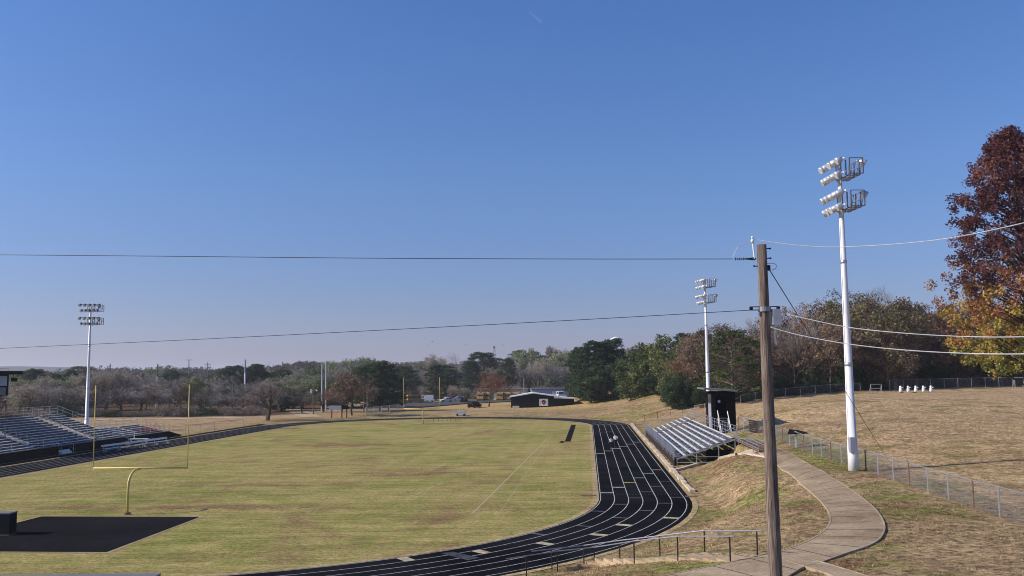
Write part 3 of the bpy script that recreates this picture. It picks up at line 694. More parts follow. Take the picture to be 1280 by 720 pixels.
wire('pale wire from below the box, lower one sagging in front of the woods', [Q(963, 409, 19.4), Q(1000, 419, 19.1), Q(1060, 430, 18.5), Q(1130, 437.5, 17.8), Q(1210, 441.8, 17), Q(1290, 442.3, 16), Q(1400, 438, 15)], .0105, 'wire_pale')
gy = hit(1112, 578); wire('thin guy wire slanting down from the utility pole past the white floodlight pole', [Vector(at(962, 337.5, 19.5)), gy], .012, 'wire_dark', 2)
wire('short dark upper section of the guy wire', [Vector(at(962.2, 337.5, 19.48)), Vector(at(962, 337.5, 19.5)).lerp(gy, .02)], .016, 'wire_dark', 2) if False else None

# ---------------------------------------------------------------- stands
def rail_run(mb, p, q, h, n, r=.022, mids=(.5,)):
    p, q = Vector(p), Vector(q)
    for i in range(n + 1):
        a = p.lerp(q, i / n); mb.tube([a, a + Vector((0, 0, h))], r, 5)
    for z in (1.0,) + tuple(mids): mb.tube([p + Vector((0, 0, h * z)), q + Vector((0, 0, h * z))], r, 5)
def stand(name, loc, rz, label, rows, runs, length, deck=.9, x0=.95, run=.68, rise=.25, frontwall='skirt_brown', front_rail=True, gaps=(), seatmat='aluminium', alt=None, back=True):
    # local x: up the rows, local y: along the track
    t = thing(name, loc, rz, label, 'bleachers')
    for (a, b) in runs:
        for i in range(rows):
            x = x0 + run * i; z = deck + .12 + rise * i
            m = MB(); m.bx(x, x + .26, a, b, z, z + .045); s = m.build('seat', seatmat if not (alt and alt(i, a)) else 'red_seat', t)
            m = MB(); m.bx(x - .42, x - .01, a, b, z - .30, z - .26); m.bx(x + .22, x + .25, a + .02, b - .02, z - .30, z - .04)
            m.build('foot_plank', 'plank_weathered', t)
    xr = x0 + run * rows
    yy = 0.15
    while yy <= length:
        m = MB()
        m.beam((.2, yy, deck - .25), (xr - .2, yy, deck - .25 + rise * rows), .08, .14)
        for x in (.25, xr * .35, xr * .7, xr - .25):
            zt = deck - .3 + rise * rows * (x - .2) / (xr - .4); m.bx(x - .04, x + .04, yy - .04, yy + .04, -.4, zt)
        m.beam((.3, yy, .35), (xr - .3, yy, .35), .05, .07); m.beam((xr * .35, yy, .9), (xr - .3, yy, .9), .05, .06)
        yy += (length - .3) / max(1, round(length / 4))
        m.build('frame', 'galvanised', t)
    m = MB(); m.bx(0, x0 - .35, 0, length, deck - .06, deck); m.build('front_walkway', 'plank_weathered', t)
    ws = [(0, length)]
    for gp in gaps: ws = [w for a, b in ws for w in ((a, gp[0]), (gp[1], b)) if True and w[1] > w[0]]
    m = MB()
    for a, b in ws: m.bx(-.04, 0.0, a, b, 0, deck - .07)
    m.build('front_wall', frontwall, t)
    if front_rail:
        m = MB()
        for a, b in ws: rail_run(m, (-.02, a, deck), (-.02, b, deck), 1.0, max(2, round((b - a) / 3)), .025, (.33, .66))
        if frontwall != 'black_paint':
            for a, b in ws:
                y = a
                while y < b: m.bx(-.09, -.015, y, y + .09, deck - .3, deck + .98); y += 1.7
        m.build('front_rail', 'galvanised', t)
    if back:
        m = MB(); zr = deck + rise * rows; rail_run(m, (xr, 0, zr - .2), (xr, length, zr - .2), 1.25, max(3, round(length / 2)), .025, (.35, .7)); m.build('back_rail', 'galvanised', t)
    for yy in (0, length):
        m = MB()
        for i in range(0, rows + 1, 2):
            x = x0 + run * i - .1; m.tube([(x, yy, deck - .1 + rise * i), (x, yy, deck + 1.05 + rise * i)], .022, 5)
        for h in (.6, 1.05): m.tube([(x0 - .1, yy, deck + h), (xr, yy, deck + h + rise * rows)], .022, 5)
        if back or yy > 0: m.build('side_rail', 'galvanised', t)
    # aisle handrails
    for (a, b) in gaps_aisle.get(name, ()):
        m = MB()
        for i in range(0, rows, 2):
            x = x0 + run * i; y = (a + b) / 2; z = deck + rise * i; m.tube([(x, y, z), (x, y, z + .95), (x + run * 1.3, y, z + .95 + rise * 1.3), (x + run * 1.3, y, z + rise * 1.3)], .022, 5)
        m.build('aisle_rail', 'galvanised', t)
        m = MB()
        for i in range(rows): m.bx(x0 + run * i - .3, x0 + run * i + .3, a + .05, b - .05, deck - .1 + rise * i, deck - .04 + rise * i)
        m.build('aisle_steps', 'wood_post' if name != 'large_bleachers' else 'aluminium', t)
    return t
gaps_aisle = {'small_bleachers': [(34.3, 35.9)], 'large_bleachers': [(10, 11.4), (24, 25.4), (37.2, 38.6)]}
SB = F(8.75, 92.3, .02)
t = stand('small_bleachers', SB, -AX, 'small aluminium bleachers beside the right-hand straight of the track', 8, [(.1, 34.2), (36.0, 44)], 44.2)
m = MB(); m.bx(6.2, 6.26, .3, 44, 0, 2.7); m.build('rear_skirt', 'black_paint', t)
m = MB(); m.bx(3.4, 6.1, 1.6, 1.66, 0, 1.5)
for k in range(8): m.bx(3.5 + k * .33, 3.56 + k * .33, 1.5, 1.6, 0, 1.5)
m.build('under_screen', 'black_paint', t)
# low retaining wall at the near end of the small stand
WP = []
_hp = [(838, 590), (860, 584.5), (885, 577.5), (900, 573.5), (920, 569), (943, 563)]
_hh = [hit(*p) for p in _hp]
for i in range(5):
    for k in range(3): q_ = _hh[i].lerp(_hh[i + 1], k / 3); WP.append(Vector((q_.x, q_.y, tz(q_.x, q_.y) + .2)))
a = WP[0]; t = thing('retaining_wall', a, 0, 'low pale concrete wall edging the bank at the near end of the small bleachers', 'wall'); m = MB(); n = len(WP) - 1
for k in range(n):
    p, q = WP[k] - a, WP[k + 1] - a; d = (q - p).normalized(); nn = Vector((-d.y, d.x, 0)) * .14; vs = []
    for P in (p, q):
        for s_ in (-1, 1): vs += [(P.x + s_ * nn.x, P.y + s_ * nn.y, P.z - 1.6), (P.x + s_ * nn.x, P.y + s_ * nn.y, P.z)]
    m.add(vs, [(0, 1, 5, 4), (2, 6, 7, 3), (1, 3, 7, 5), (0, 4, 6, 2)] + ([(0, 2, 3, 1)] if k == 0 else []) + ([(4, 5, 7, 6)] if k == n - 1 else []))
m.build('wall_coping', 'pale_concrete', t)
# railed ramp from the stand's rear corner to the path
RP = F(15.0, 80.5); zz0 = tz(F(15.8, 80.5).x, F(15.8, 80.5).y); zz1 = 2.45; t = thing('access_ramp', (RP.x, RP.y, 0), -AX, 'narrow ramp with low metal rails from the path to the back of the small bleachers', 'ramp')
m = MB(); m.beam((.65, 0, zz0 + .12), (.65, 13, zz1 + .1), 1.25, .1); m.build('deck', 'wood_post', t)
for x in (0, 1.3):
    m = MB()
    for h in (.3, .6): m.tube([(x, 0, zz0 + h), (x, 13, zz1 + h)], .035, 6)
    for k in range(6): y = 13 * k / 5; z = zz0 + (zz1 - zz0) * k / 5; m.tube([(x, y, z - .3), (x, y, z + .6)], .03, 5)
    m.build('rail', 'rail_grey', t)
# black press box of the small stand
PBp = F(15.25, 111); PB = Vector((PBp.x, PBp.y, 1.6)); t = thing('press_box', PB, -AX, 'black two-storey press box with a flat roof and white stairs behind the small bleachers', 'press box')
Hh = 5.45; m = MB(); 
m.bx(.02, .1, 3.4, 5.6, 0, Hh); m.bx(2.75, 2.85, 0, 5.6, 0, Hh); m.bx(0, 2.85, 5.5, 5.6, 0, Hh); m.bx(0, .12, 0, .8, 0, Hh)
m.bx(1.75, 2.75, 0, .08, 0, Hh); m.bx(0.12, .45, 0, .08, 0, Hh); m.bx(.45, 1.75, 0, .08, 4.95, Hh); m.bx(.45, 1.75, 0, .08, 0, 2.3)
for k in range(9): m.bx(1.78 + k * .115, 1.82 + k * .115, -.035, 0, 0, Hh)
m.build('wall', 'black_paint', t)
m = MB(); m.bx(.1, 2.75, .1, 5.5, 2.25, 2.35); m.build('floor_slab', 'skirt_brown', t)
m = MB(); m.bx(.0, .06, .8, 3.4, .2, 4.0); m.build('side_panel', 'lilac_metal', t)
m = MB(); m.bx(.0, .06, .8, 3.4, 4.0, 5.2); w = m.build('window', 'window_dark', t); MB().bx(-.03, .0, .8, 3.4, 3.96, 4.06).build('sill', 'fascia_grey', w)
m = MB(); m.add([(-1.0, -.5, Hh + .32), (3.1, -.5, Hh + .02), (3.1, 6.1, Hh + .02), (-1.0, 6.1, Hh + .32), (-1.0, -.5, Hh + .52), (3.1, -.5, Hh + .22), (3.1, 6.1, Hh + .22), (-1.0, 6.1, Hh + .52)],
   [(0, 3, 2, 1), (4, 5, 6, 7), (0, 1, 5, 4), (1, 2, 6, 5), (2, 3, 7, 6), (3, 0, 4, 7)]); m.build('roof', 'fascia_grey', t)
m = MB(); 
for k in range(9): m.bx(.75, 1.75, -.2 - k * .27, .08 - k * .27, 2.2 - k * .24, 2.25 - k * .24)
s_ = m.build('stairs', 'fascia_grey', t)
for x in (.66, 1.84):
    mm = MB(); mm.beam((x, .1, 2.2), (x, -2.6, -.15), .05, .24); mm.tube([(x, .1, 3.2), (x, -2.6, .8)], .05, 6)
    for k in range(4): y = .1 - k * .9; mm.tube([(x, y, 2.2 - k * .78), (x, y, 3.2 - k * .8)], .035, 5)
    mm.build('handrail', 'white_paint', s_)
m = MB(); m.box((.9, .2, 4.3), (.3, .1, .35)); m.build('loudspeaker', 'box_grey', t)

# ---- large left stand
LB = F(-66.6, 80.0, .0)
t = stand('large_bleachers', LB, -AX + 0, 'large aluminium bleachers with black front wall at the left edge', 13, [(0, 10), (11.4, 24), (25.4, 37.2), (38.6, 43.4)], 43.5, deck=1.1, frontwall='black_paint', gaps=((27.3, 31.8),)) if False else None
def mirror_stand(name, loc, label, **kw):
    t = stand(name, loc, -AX, label, **kw); t.scale = (-1, 1, 1); return t
mirror_stand('large_bleachers', LB, 'large aluminium bleachers behind a black front wall at the left edge of the photo', rows=13, runs=[(0, 10), (11.4, 24), (25.4, 37.2), (38.6, 43.4)], length=43.5, deck=1.15, run=.72, rise=.265, frontwall='black_paint', gaps=((27.3, 31.6),))
t = bpy.data.objects['large_bleachers']
m = MB()
for k in range(4): m.bx(.1 + .3 * k, .4 + .3 * k, 28.2, 30.6, .2 * k, .25 * (k + 1))
m.build('entry_steps', 'aluminium', t)
m = MB()
for y in (28.1, 30.7): m.tube([(0, y, 0), (0, y, 1.0), (1.4, y, 2.1), (1.4, y, 1.1)], .03, 6); m.tube([(0, y, .5), (1.4, y, 1.6)], .025, 5)
m.build('entry_rail', 'galvanised', t)
m = MB(); m.bx(.5, 9.5, .2, 43.3, .02, .9); m.build('under_screen', 'black_paint', t)  # added black box standing in for the dark under the rows
mirror_stand('end_bleachers', F(-66.8, 125.2, 0), 'smaller low bleachers with a few red seats just beyond the large left stand', rows=6, runs=[(0, 5.6), (6.2, 12.2)], length=12.4, deck=1.05, run=.75, rise=.2, frontwall='black_paint', alt=lambda i, a: a > 5 and i < 3)
t = bpy.data.objects['end_bleachers']
m = MB(); m.bx(.3, 5, .2, 12.2, .02, .9); m.build('under_screen', 'black_paint', t)  # black box added so the space beneath the seats reads as shade
for k in range(4):
    m = MB(); y = 6.6 + k * 1.4; m.tube([(.9, y, 1.1), (.9, y, 2.0), (1.6, y, 2.3), (1.9, y, 1.4)], .035, 6); m.build('seat_arm', 'red_seat', t)
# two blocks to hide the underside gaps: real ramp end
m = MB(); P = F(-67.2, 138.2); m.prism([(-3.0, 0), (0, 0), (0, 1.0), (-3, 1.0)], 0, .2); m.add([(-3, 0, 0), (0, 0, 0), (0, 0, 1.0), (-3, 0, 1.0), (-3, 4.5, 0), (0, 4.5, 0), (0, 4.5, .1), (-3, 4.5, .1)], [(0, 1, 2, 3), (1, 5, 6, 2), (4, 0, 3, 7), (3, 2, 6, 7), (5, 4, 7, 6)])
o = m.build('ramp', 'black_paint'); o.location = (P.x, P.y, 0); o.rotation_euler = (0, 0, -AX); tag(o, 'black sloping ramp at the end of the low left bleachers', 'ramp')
# left press box
P = F(-77.5, 101.2); t = thing('press_tower', (P.x, P.y, 0), -AX, 'dark two-storey press box with flat roof above the large left bleachers', 'press box')
MB().bx(-5, -.5, 0, 10.6, 0, 7.4).build('lower_wall', 'black_paint', t)
MB().bx(-5, .35, -.1, 11.4, 7.4, 10.2).build('upper_wall', 'black_paint', t)
m = MB(); m.bx(-5.5, 1.3, -.6, 12.9, 10.2, 10.62); m.build('roof', 'black_paint', t)
m = MB(); m.bx(-5.4, 1.35, -.5, 12.95, 10.62, 10.68); m.build('roof_trim', 'rust', t)
for k in range(5):
    m = MB(); y = 1.0 + k * 2.1; m.bx(.35, .38, y, y + 1.6, 8.7, 10.0); m.build('window', 'glass_bright', t)
for k, x in enumerate((-4.2, -2.7, -1.2)):
    m = MB(); m.bx(x, x + 1.1, -.13, -.1, 8.7, 9.9); m.build('window', 'glass_bright', t)
m = MB(); m.bx(.35, .4, 7, 10.8, 7.5, 8.5); m.build('counter_panel', 'fascia_grey', t)
m = MB(); m.tube([(.6, 11.9, 10.2), (.6, 11.9, 9.7)], .05); m.box((.7, 12.0, 9.5), (.6, .5, .5)); m.build('loudspeaker', 'black_paint', t)
m = MB(); m.bx(-.5, -.45, 8.2, 9.6, 5.4, 6.9); m.build('window', 'glass_bright', t)
m = MB()
for y in (2, 7.5): m.tube([(-1, y, 10.6), (-1, y, 11.7)], .03, 5)
rail_run(m, (-.2, 0, 10.6), (-.2, 12, 10.6), .4, 8, .02, ()); m.build('roof_rail', 'rail_grey', t)
# bench and white table beside the far track
P = g0(128, 566); t = thing('team_bench', (P.x, P.y, .02), -AX - .1, 'long silver bench on the track in front of the left bleachers', 'bench')
MB().bx(0, .35, 0, 15, .43, .48).build('seat', 'aluminium', t); MB().bx(-.22, -.18, 0, 15, .7, .95).build('backrest', 'aluminium', t)
for k in range(6): m = MB(); y = .4 + k * 2.85; m.bx(0.02, .32, y, y + .06, 0, .43); m.bx(-.17, -.12, y, y + .06, 0, .9); m.build('leg', 'galvanised', t)
P = g0(160, 555.5); t = thing('white_table', (P.x, P.y, .02), 0, 'long low white table by the black wall beyond the silver bench', 'table')
MB().bx(0, 2.7, 0, .9, .68, .74).build('tabletop', 'white_paint', t)
for x in (.2, 2.4): MB().bx(x, x + .06, .1, .8, 0, .68).build('leg', 'white_paint', t)
m = MB(); m.tube([(.65, .5, .74), (.65, .5, 1.9)], .04, 6); m.build('stand_post', 'white_paint', t)

# ---------------------------------------------------------------- fences
def chain_fence(label, px_base, h, post_r=.03, rail='galvanised', post='galvanised', wires=True, sp=.11, name='chain_link_fence', wr=.006, pts=None, wm='galvanised', postm=None):
    P = pts or [hit(*p) for p in px_base]; o0 = P[0]; t = thing(name, o0, 0, label, 'fence')
    Lp = [p - o0 for p in P]; up = Vector((0, 0, 1))
    for i, p in enumerate(Lp): MB().tube([p - up * .2, p + up * (h + .03)], post_r, 6).build('post', (postm[i % len(postm)] if postm else post), t)
    MB().tube([p + up * h for p in Lp], .024 if post_r > .02 else .02, 5).build('top_rail', rail, t)
    if wires:
        m = MB()
        for a, b in zip(Lp[:-1], Lp[1:]):
            d = b - a; ln = d.length; n = max(1, int(ln / sp)); k0 = h / ln
            for k in range(-int(h / sp), n + 1):
                for s in (0, 1):
                    u0, u1 = k * sp / ln, (k * sp + h) / ln
                    z0, z1 = 0.03, h
                    if u0 < 0: z0 = z0 + (-u0 / (u1 - u0)) * (z1 - z0); uu0 = 0
                    else: uu0 = u0
                    if u1 > 1: z1 = z0 + (1 - uu0) / (u1 - uu0) * (z1 - z0); uu1 = 1
                    else: uu1 = u1
                    if uu0 >= uu1: continue
                    if s: z0, z1 = h - z0 + .03, h - z1 + .03
                    p, q = a.lerp(b, uu0) + up * z0, a.lerp(b, uu1) + up * z1
                    nn = Vector((0, 0, wr)); m.add([p - nn, q - nn, q + nn, p + nn], [(0, 1, 2, 3)])
        m.build('mesh', wm, t)
    return t
fb = [(923,537.5),(930,538.5),(937,540),(948,542),(957,545),(970,550.5),(978.5,553.5),(987.5,557),(996,560),(1005,564),(1015.8,567.5),(1027,571),(1039,575),(1052,579),(1066,583),(1082.5,588),(1098,594),(1117,600.5),(1137,608),(1160.5,616),(1186,625),(1217.5,635.5),(1250,646),(1290,660)]
tf = chain_fence('chain link fence running along the curving path below the dry field', fb, 1.45, .042, wm='rail_grey', postm=['rust', 'galvanised', 'galvanised'])
a, b = hit(937, 540), hit(948, 542); m = MB(); o0 = hit(*fb[0])
dd = (b - a).normalized(); nn = Vector((-dd.y, dd.x, 0)) * -.06; 
for k in range(6): m.beam(a - o0 + nn + Vector((0, 0, .15 + k * .22)), b - o0 + nn + Vector((0, 0, .15 + k * .22)), .02, .17)
m.build('dark_panel', 'skirt_brown', tf)
pts = [ground(x, y_) for x, y_ in zip(np.linspace(925, 1075, 9), np.linspace(163, 164, 9))]
chain_fence('grey chain link fence at the foot of the woods, left of the white goal frame', None, 1.7, .04, pts=pts, sp=.3, wr=.006, name='chain_link_fence', wm='rail_grey', rail='rail_grey', post='rail_grey')
pts = [ground(x, y_) for x, y_ in zip(np.linspace(1112, 1300, 12), np.linspace(166, 160, 12))]
chain_fence('grey chain link fence behind the blocking sled at the foot of the woods', None, 1.9, .04, pts=pts, sp=.3, wr=.006, wm='rail_grey', rail='rail_grey', post='rail_grey')
chain_fence('dark rail fence curving round the far bend behind the small bleachers', [(795,533),(806,527),(822,523),(838,519),(853,516)], 1.15, .04, wires=False, rail='rail_black', post='rail_black', name='rail_fence')
pts = [ground(x, y_) for x, y_ in zip((867, 873, 880, 886, 893), (158, 157, 156, 155, 154))]
chain_fence('rusty brown mesh fence behind the white floodlight pole of the small stand', None, 1.7, .04, pts=pts, sp=.2, wr=.012, wm='rust')
chain_fence('thin fence beyond the left bend of the track beside the lone bare tree', [(216,545),(232,543.5),(250,541),(268,538.5),(286,536),(304,533.5)], 1.5, .035, sp=.3, wr=.005, wm='rail_grey', post='rail_grey', rail='rail_grey')
chain_fence('pale slatted fence at the edge of the parking area by the dark pines', [(457,519),(467,518),(477,516.8),(487,515.5),(497,514),(506,512.5)], 1.9, .06, sp=.25, wr=.03, wm='galvanised')

# ---------------------------------------------------------------- things on the grass
P = at(941, 300, 66)  # unused reference
B = hit(992, 556); B = ground(992, 82); t = thing('shade_canopy', B, 0, 'small black flat canopy on a grey post behind the chain link fence', 'canopy')
MB().tube([(0, 0, 0), (0, 0, 1.5)], .1, 8).build('post', 'galvanised', t)
m = MB(); m.add([(-.95, -.7, 1.25), (.95, -.7, 1.3), (.55, .8, 1.45), (-.3, .9, 1.55), (-.95, -.7, 1.33), (.95, -.7, 1.38), (.55, .8, 1.53), (-.3, .9, 1.63)], [(3, 2, 1, 0), (4, 5, 6, 7), (0, 1, 5, 4), (1, 2, 6, 5), (2, 3, 7, 6), (3, 0, 4, 7)]); m.build('canopy_top', 'mat_black', t)
B = ground(1144, 157); t = thing('blocking_sled', B, -.12, 'football blocking sled with five white pads at the edge of the woods', 'blocking sled')
m = MB(); m.beam((-2.9, .3, .5), (2.9, .3, .5), .1, .12)
for x in (-2.2, 0, 2.2): m.beam((x, -.3, .06), (x, 1.6, .06), .1, .1); m.beam((x, .3, .1), (x, .3, .5), .08, .08)
m.build('frame', 'rail_black', t)
for k in range(5):
    x = -2.55 + k * 1.28; m = MB(); m.tube([(x, -.05, .15), (x, -.1, .35), (x, -.12, .7), (x, -.1, .85), (x + .02, -.1, 1.0), (x, -.1, 1.18), (x, -.1, 1.25)], [.22, .3, .27, .16, .2, .2, .08], 10)
    m.tube([(x + .1, -.15, .9), (x + .42, -.3, .98)], [.1, .07], 8)
    m.build('pad', 'pvc_white', t, True)
B = ground(1095, 158); t = thing('goal_frame', B, 0, 'white training goal frame at the woods edge, left of the blocking sled', 'goal')
m = MB()
for p, q in (((-.95, 0, 0), (-.95, 0, 1.7)), ((.95, 0, 0), (.95, 0, 1.7)), ((-.95, 0, 1.7), (.95, 0, 1.7)), ((-.95, 0, .95), (.95, 0, .95)), ((-.95, .9, 0), (-.95, 0, 1.7)), ((.95, .9, 0), (.95, 0, 1.7)), ((-.95, .9, 0), (.95, .9, 0)), ((-.95, 0, 0.04), (.95, 0, .04))): m.tube([p, q], .05, 6)
m.build('frame', 'galvanised', t)
B = ground(1275, 157); t = thing('far_goal_frame', B, 0, 'pale goal frame half out of the photo at the far right of the dry field', 'goal')
m = MB()
for p, q in (((-.9, 0, 0), (-.9, 0, 2)), ((.9, 0, 0), (.9, 0, 2)), ((-.9, 0, 2), (.9, 0, 2)), ((-.9, .9, 0), (-.9, 0, 2)), ((.9, .9, 0), (.9, 0, 2))): m.tube([p, q], .06, 6)
m.build('frame', 'galvanised', t)
# black covered mat at the left edge
P = g0(11, 670); t = thing('landing_mat', (P.x, P.y, .03), -.09, 'black covered high-jump mat with grey top at the left edge of the asphalt pad', 'mat')
m = MB(); m.bx(-4.2, 0, 0, .7, .05, 1.28); m.build('mat_body', 'mat_black', t)
m = MB(); m.bx(-4.25, .04, -.04, .74, 1.28, 1.36); m.build('cover', 'fascia_grey', t)
m = MB(); m.bx(-4.2, 0, .0, .7, 0.0, .05); m.build('pallet', 'wood_post', t)
# low shed just below the bottom left edge
P = at(201, 716.5, 31.5); t = thing('equipment_shed', (P.x, P.y, 0), 0, 'flat grey roof edge of a low black shed along the bottom left edge', 'shed')
zt_ = P.z; m = MB(); m.bx(-9, -.15, -4, -.15, 0, zt_ - .3); m.build('wall', 'black_paint', t); m = MB(); m.bx(-9.3, 0, -4.3, 0, zt_ - .1, zt_); m.build('roof', 'fascia_grey', t)
m = MB(); m.bx(-9.25, -.04, -4.25, -.04, zt_ - .3, zt_ - .1); m.build('fascia', 'black_paint', t)
# pale covered box beyond the far bend
P = hit(576, 520); t = thing('covered_cart', P, 0, 'low pale grey covered cart beyond the far bend of the track', 'cart')
m = MB(); m.prism([(-1.2, .35), (1.25, .35), (1.1, .8), (.5, 1.15), (-.9, 1.15), (-1.15, .8)], 0, 1.6); m.build('cover', 'tarp_grey', t)
for x in (-.8, .8): m = MB(); m.tube([(x, -.02, .25), (x, .18, .25)], .25, 10); m.build('wheel', 'rubber', t)
# hurdles (three) at far bend
hp = thing('hurdle', hit(545, 527), 0, 'one of the small dark hurdles standing inside the far bend', 'hurdle', 'dark hurdles inside the far bend')
MB().bx(-.6, .6, -.02, .02, .75, .85).build('bar', 'mat_black', hp)
for x in (-.55, .5): MB().bx(x, x + .05, -.3, .05, 0, .8).build('leg', 'rust', hp)
for px in (556, 566): dup(hp, hit(px, 527), 0, 1, 'one of the small dark hurdles standing inside the far bend')

# ---------------------------------------------------------------- people (two walkers on the track)
def person(loc, rz, label, h=1.7, stride=.22):
    t = thing('person', loc, rz, label, 'person')
    J = {'pel': (0, 0, .93), 'bel': (0, 0, 1.1), 'che': (0, 0, 1.32), 'nk': (0, .01, 1.47), 'hd': (0, .03, 1.58), 'ht': (0, .02, 1.69),
         'hl': (.1, 0, .9), 'kl': (.11, stride * .6, .5), 'al': (.11, stride, .09), 'tl': (.12, stride + .16, .03),
         'hr': (-.1, 0, .9), 'kr': (-.11, -stride * .15, .5), 'ar': (-.11, -stride * 1.1, .12), 'tr': (-.12, -stride * 1.1 + .15, .03),
         'sl': (.18, 0, 1.4), 'el': (.24, -.1, 1.14), 'wl': (.25, -.02, .9), 'fl': (.25, .02, .82), 'sr': (-.18, 0, 1.4), 'er': (-.24, .06, 1.14), 'wr': (-.25, .2, .95), 'fr': (-.25, .25, .88)}
    Rr = {'pel': .15, 'bel': .13, 'che': .155, 'nk': .055, 'hd': .095, 'ht': .06, 'hl': .1, 'kl': .065, 'al': .04, 'tl': .035, 'hr': .1, 'kr': .065, 'ar': .04, 'tr': .035,
          'sl': .06, 'el': .045, 'wl': .03, 'fl': .035, 'sr': .06, 'er': .045, 'wr': .03, 'fr': .035}
    E_ = [('pel', 'bel'), ('bel', 'che'), ('che', 'nk'), ('nk', 'hd'), ('hd', 'ht'), ('pel', 'hl'), ('hl', 'kl'), ('kl', 'al'), ('al', 'tl'), ('pel', 'hr'), ('hr', 'kr'), ('kr', 'ar'), ('ar', 'tr'),
          ('che', 'sl'), ('sl', 'el'), ('el', 'wl'), ('wl', 'fl'), ('che', 'sr'), ('sr', 'er'), ('er', 'wr'), ('wr', 'fr')]
    def grow(keys, name, mat, infl):
        idx = {k: i for i, k in enumerate(keys)}; me = bpy.data.meshes.new(name)
        me.from_pydata([J[k] for k in keys], [(idx[a_], idx[b_]) for a_, b_ in E_ if a_ in idx and b_ in idx], [])
        me.materials.append(MATS[mat]); o = bpy.data.objects.new(name, me); COL.objects.link(o); o.parent = t
        md = o.modifiers.new('skin', 'SKIN'); sv = me.skin_vertices[0].data
        for k, i in idx.items(): sv[i].radius = (Rr[k] + infl,) * 2
        sv[0].use_root = True
        o.modifiers.new('sub', 'SUBSURF').render_levels = 2; return o
    grow(list(J), 'body', 'skin', 0)
    grow(['che', 'bel', 'pel', 'sl', 'el', 'sr', 'er'], 'shirt', 'white_cloth', .02)
    grow(['pel', 'hl', 'kl', 'al', 'hr', 'kr', 'ar'], 'trousers', 'dark_cloth', .016)
    m = MB(); m.tube([(0, .0, 1.56), (0, -.01, 1.64), (0, .0, 1.71), (0, .0, 1.73)], [.1, .108, .08, .02], 12); m.build('hair', 'hair', t, True)
    s = h / 1.72; t.scale = (s, s, s)
P = g0(764, 561.5); person((P.x, P.y, .02), .3, 'person in a white top walking on the track, left of the pair', 1.5)
P = g0(767, 560.3); person((P.x + .35, P.y + .6, .02), .1, 'person in a white top walking on the track, right and taller of the pair', 1.75, .15)

# ---------------------------------------------------------------- buildings far off
P = ground(638.5, 252); X0 = P.x; t = thing('field_house', (P.x, P.y, P.z), 0, 'black field house with low white gable roof and square white crest sign', 'building')
s = 252 / FPX; W1 = 57.5 * s; W2 = 21 * s
zr = lambda y_: at(680, y_, 252).z - P.z
ze, zrg, ze2 = zr(496.2), zr(491.8), zr(497.3)
m = MB(); rx = W1 * .48
m.prism([(0, -.5), (W1, -.5), (W1, ze), (rx, zrg), (0, ze)], 0, 9); m.build('wall', 'siding_black', t)
m = MB(); m.prism([(-.35, ze - .02), (rx, zrg + .03), (W1 + .35, ze - .02), (W1 + .35, ze + .24), (rx, zrg + .3), (-.35, ze + .24)], -.35, 9.3); m.build('roof', 'white_metal', t)
m = MB(); m.bx(W1 + .003, W1 + W2, .3, 8, -.5, ze2 - .35); m.build('annex_wall', 'siding_black', t)
m = MB(); m.prism([(W1 - .9, ze - .38), (W1 + W2 + .2, ze2 - .38), (W1 + W2 + .2, ze2 - .1), (W1 - .9, ze + .12)], -.1, 8.4); m.build('annex_roof', 'white_metal', t)
sx = 35 * s; m = MB(); m.bx(sx, sx + 11 * s, -.06, 0, .45, .45 + 8.8 * s); sg = m.build('sign', 'white_paint', t)
m = MB(); cx = sx + 5.5 * s; cz = .45 + 4.5 * s; ht = 2.9 * s
m.prism([(cx - ht * .75, cz + ht * .8), (cx - ht * .95, cz + ht * .1), (cx - ht * .55, cz - ht * .55), (cx, cz - ht * 1.1), (cx + ht * .55, cz - ht * .55), (cx + ht * .95, cz + ht * .1), (cx + ht * .75, cz + ht * .8), (cx, cz + ht)][::-1], -.09, -.062); m.build('crest', 'maroon', sg)
m = MB(); m.prism([(cx - ht * .4, cz + ht * .35), (cx, cz - ht * .55), (cx + ht * .4, cz + ht * .35), (cx, cz + ht * .1)][::-1], -.11, -.092); m.build('crest_mark', 'orange_paint', sg)
m = MB()
for dx in (-4.2, 4.2):
    for k in range(5): m.bx(cx + dx * s - .06, cx + dx * s + .06, -.075, -.062, .75 + k * .33, .93 + k * .33)
m.build('side_marks', 'lilac_metal', sg)
m = MB(); m.bx(.4, 2.3, -1.0, -.1, 0, .55); o = m.build('white_crate', 'tarp_grey'); o.location = P; tag(o, 'small pale box on the grass against the left end of the black field house', 'box')
# pale metal building
P = ground(664, 335); s = 335 / FPX; t = thing('metal_building', P, 0, 'pale corrugated metal building behind the black field house', 'building')
zz = at(664, 486.5, 335).z - P.z; m = MB(); m.bx(0, 58 * s, 0, 14, -1, zz); m.build('wall', 'siding_pale', t); m = MB(); m.prism([(-.3, zz), (58 * s + .3, zz), (58 * s + .3, zz + .25), (-.3, zz + .25)], -.4, 14); m.build('roof', 'fascia_grey', t)
m = MB(); m.bx(26 * s, 33 * s, -.08, 0, zz - 2.8, zz - .9); m.build('shutter', 'white_paint', t)
m = MB(); m.bx(3 * s, 5 * s, -.08, 0, zz - 2.8, zz - 1.2); m.build('door', 'fascia_grey', t)
P = ground(596, 345); s = 345 / FPX; t = thing('tan_building', P, 0, 'low tan warehouse behind the parked yellow buses', 'building')
zz = at(630, 487, 345).z - P.z; m = MB(); m.bx(0, 63 * s, 0, 14, -1, zz); m.build('wall', 'siding_tan', t); m = MB(); m.bx(-.4, 63 * s + .4, -.6, 14.5, zz, zz + .3); m.build('roof', 'fascia_grey', t)
for k in range(5): m = MB(); x = (6 + k * 12) * s; m.bx(x, x + 7 * s, -.07, 0, 0, zz - 1.2); m.build('bay_door', 'white_paint', t)
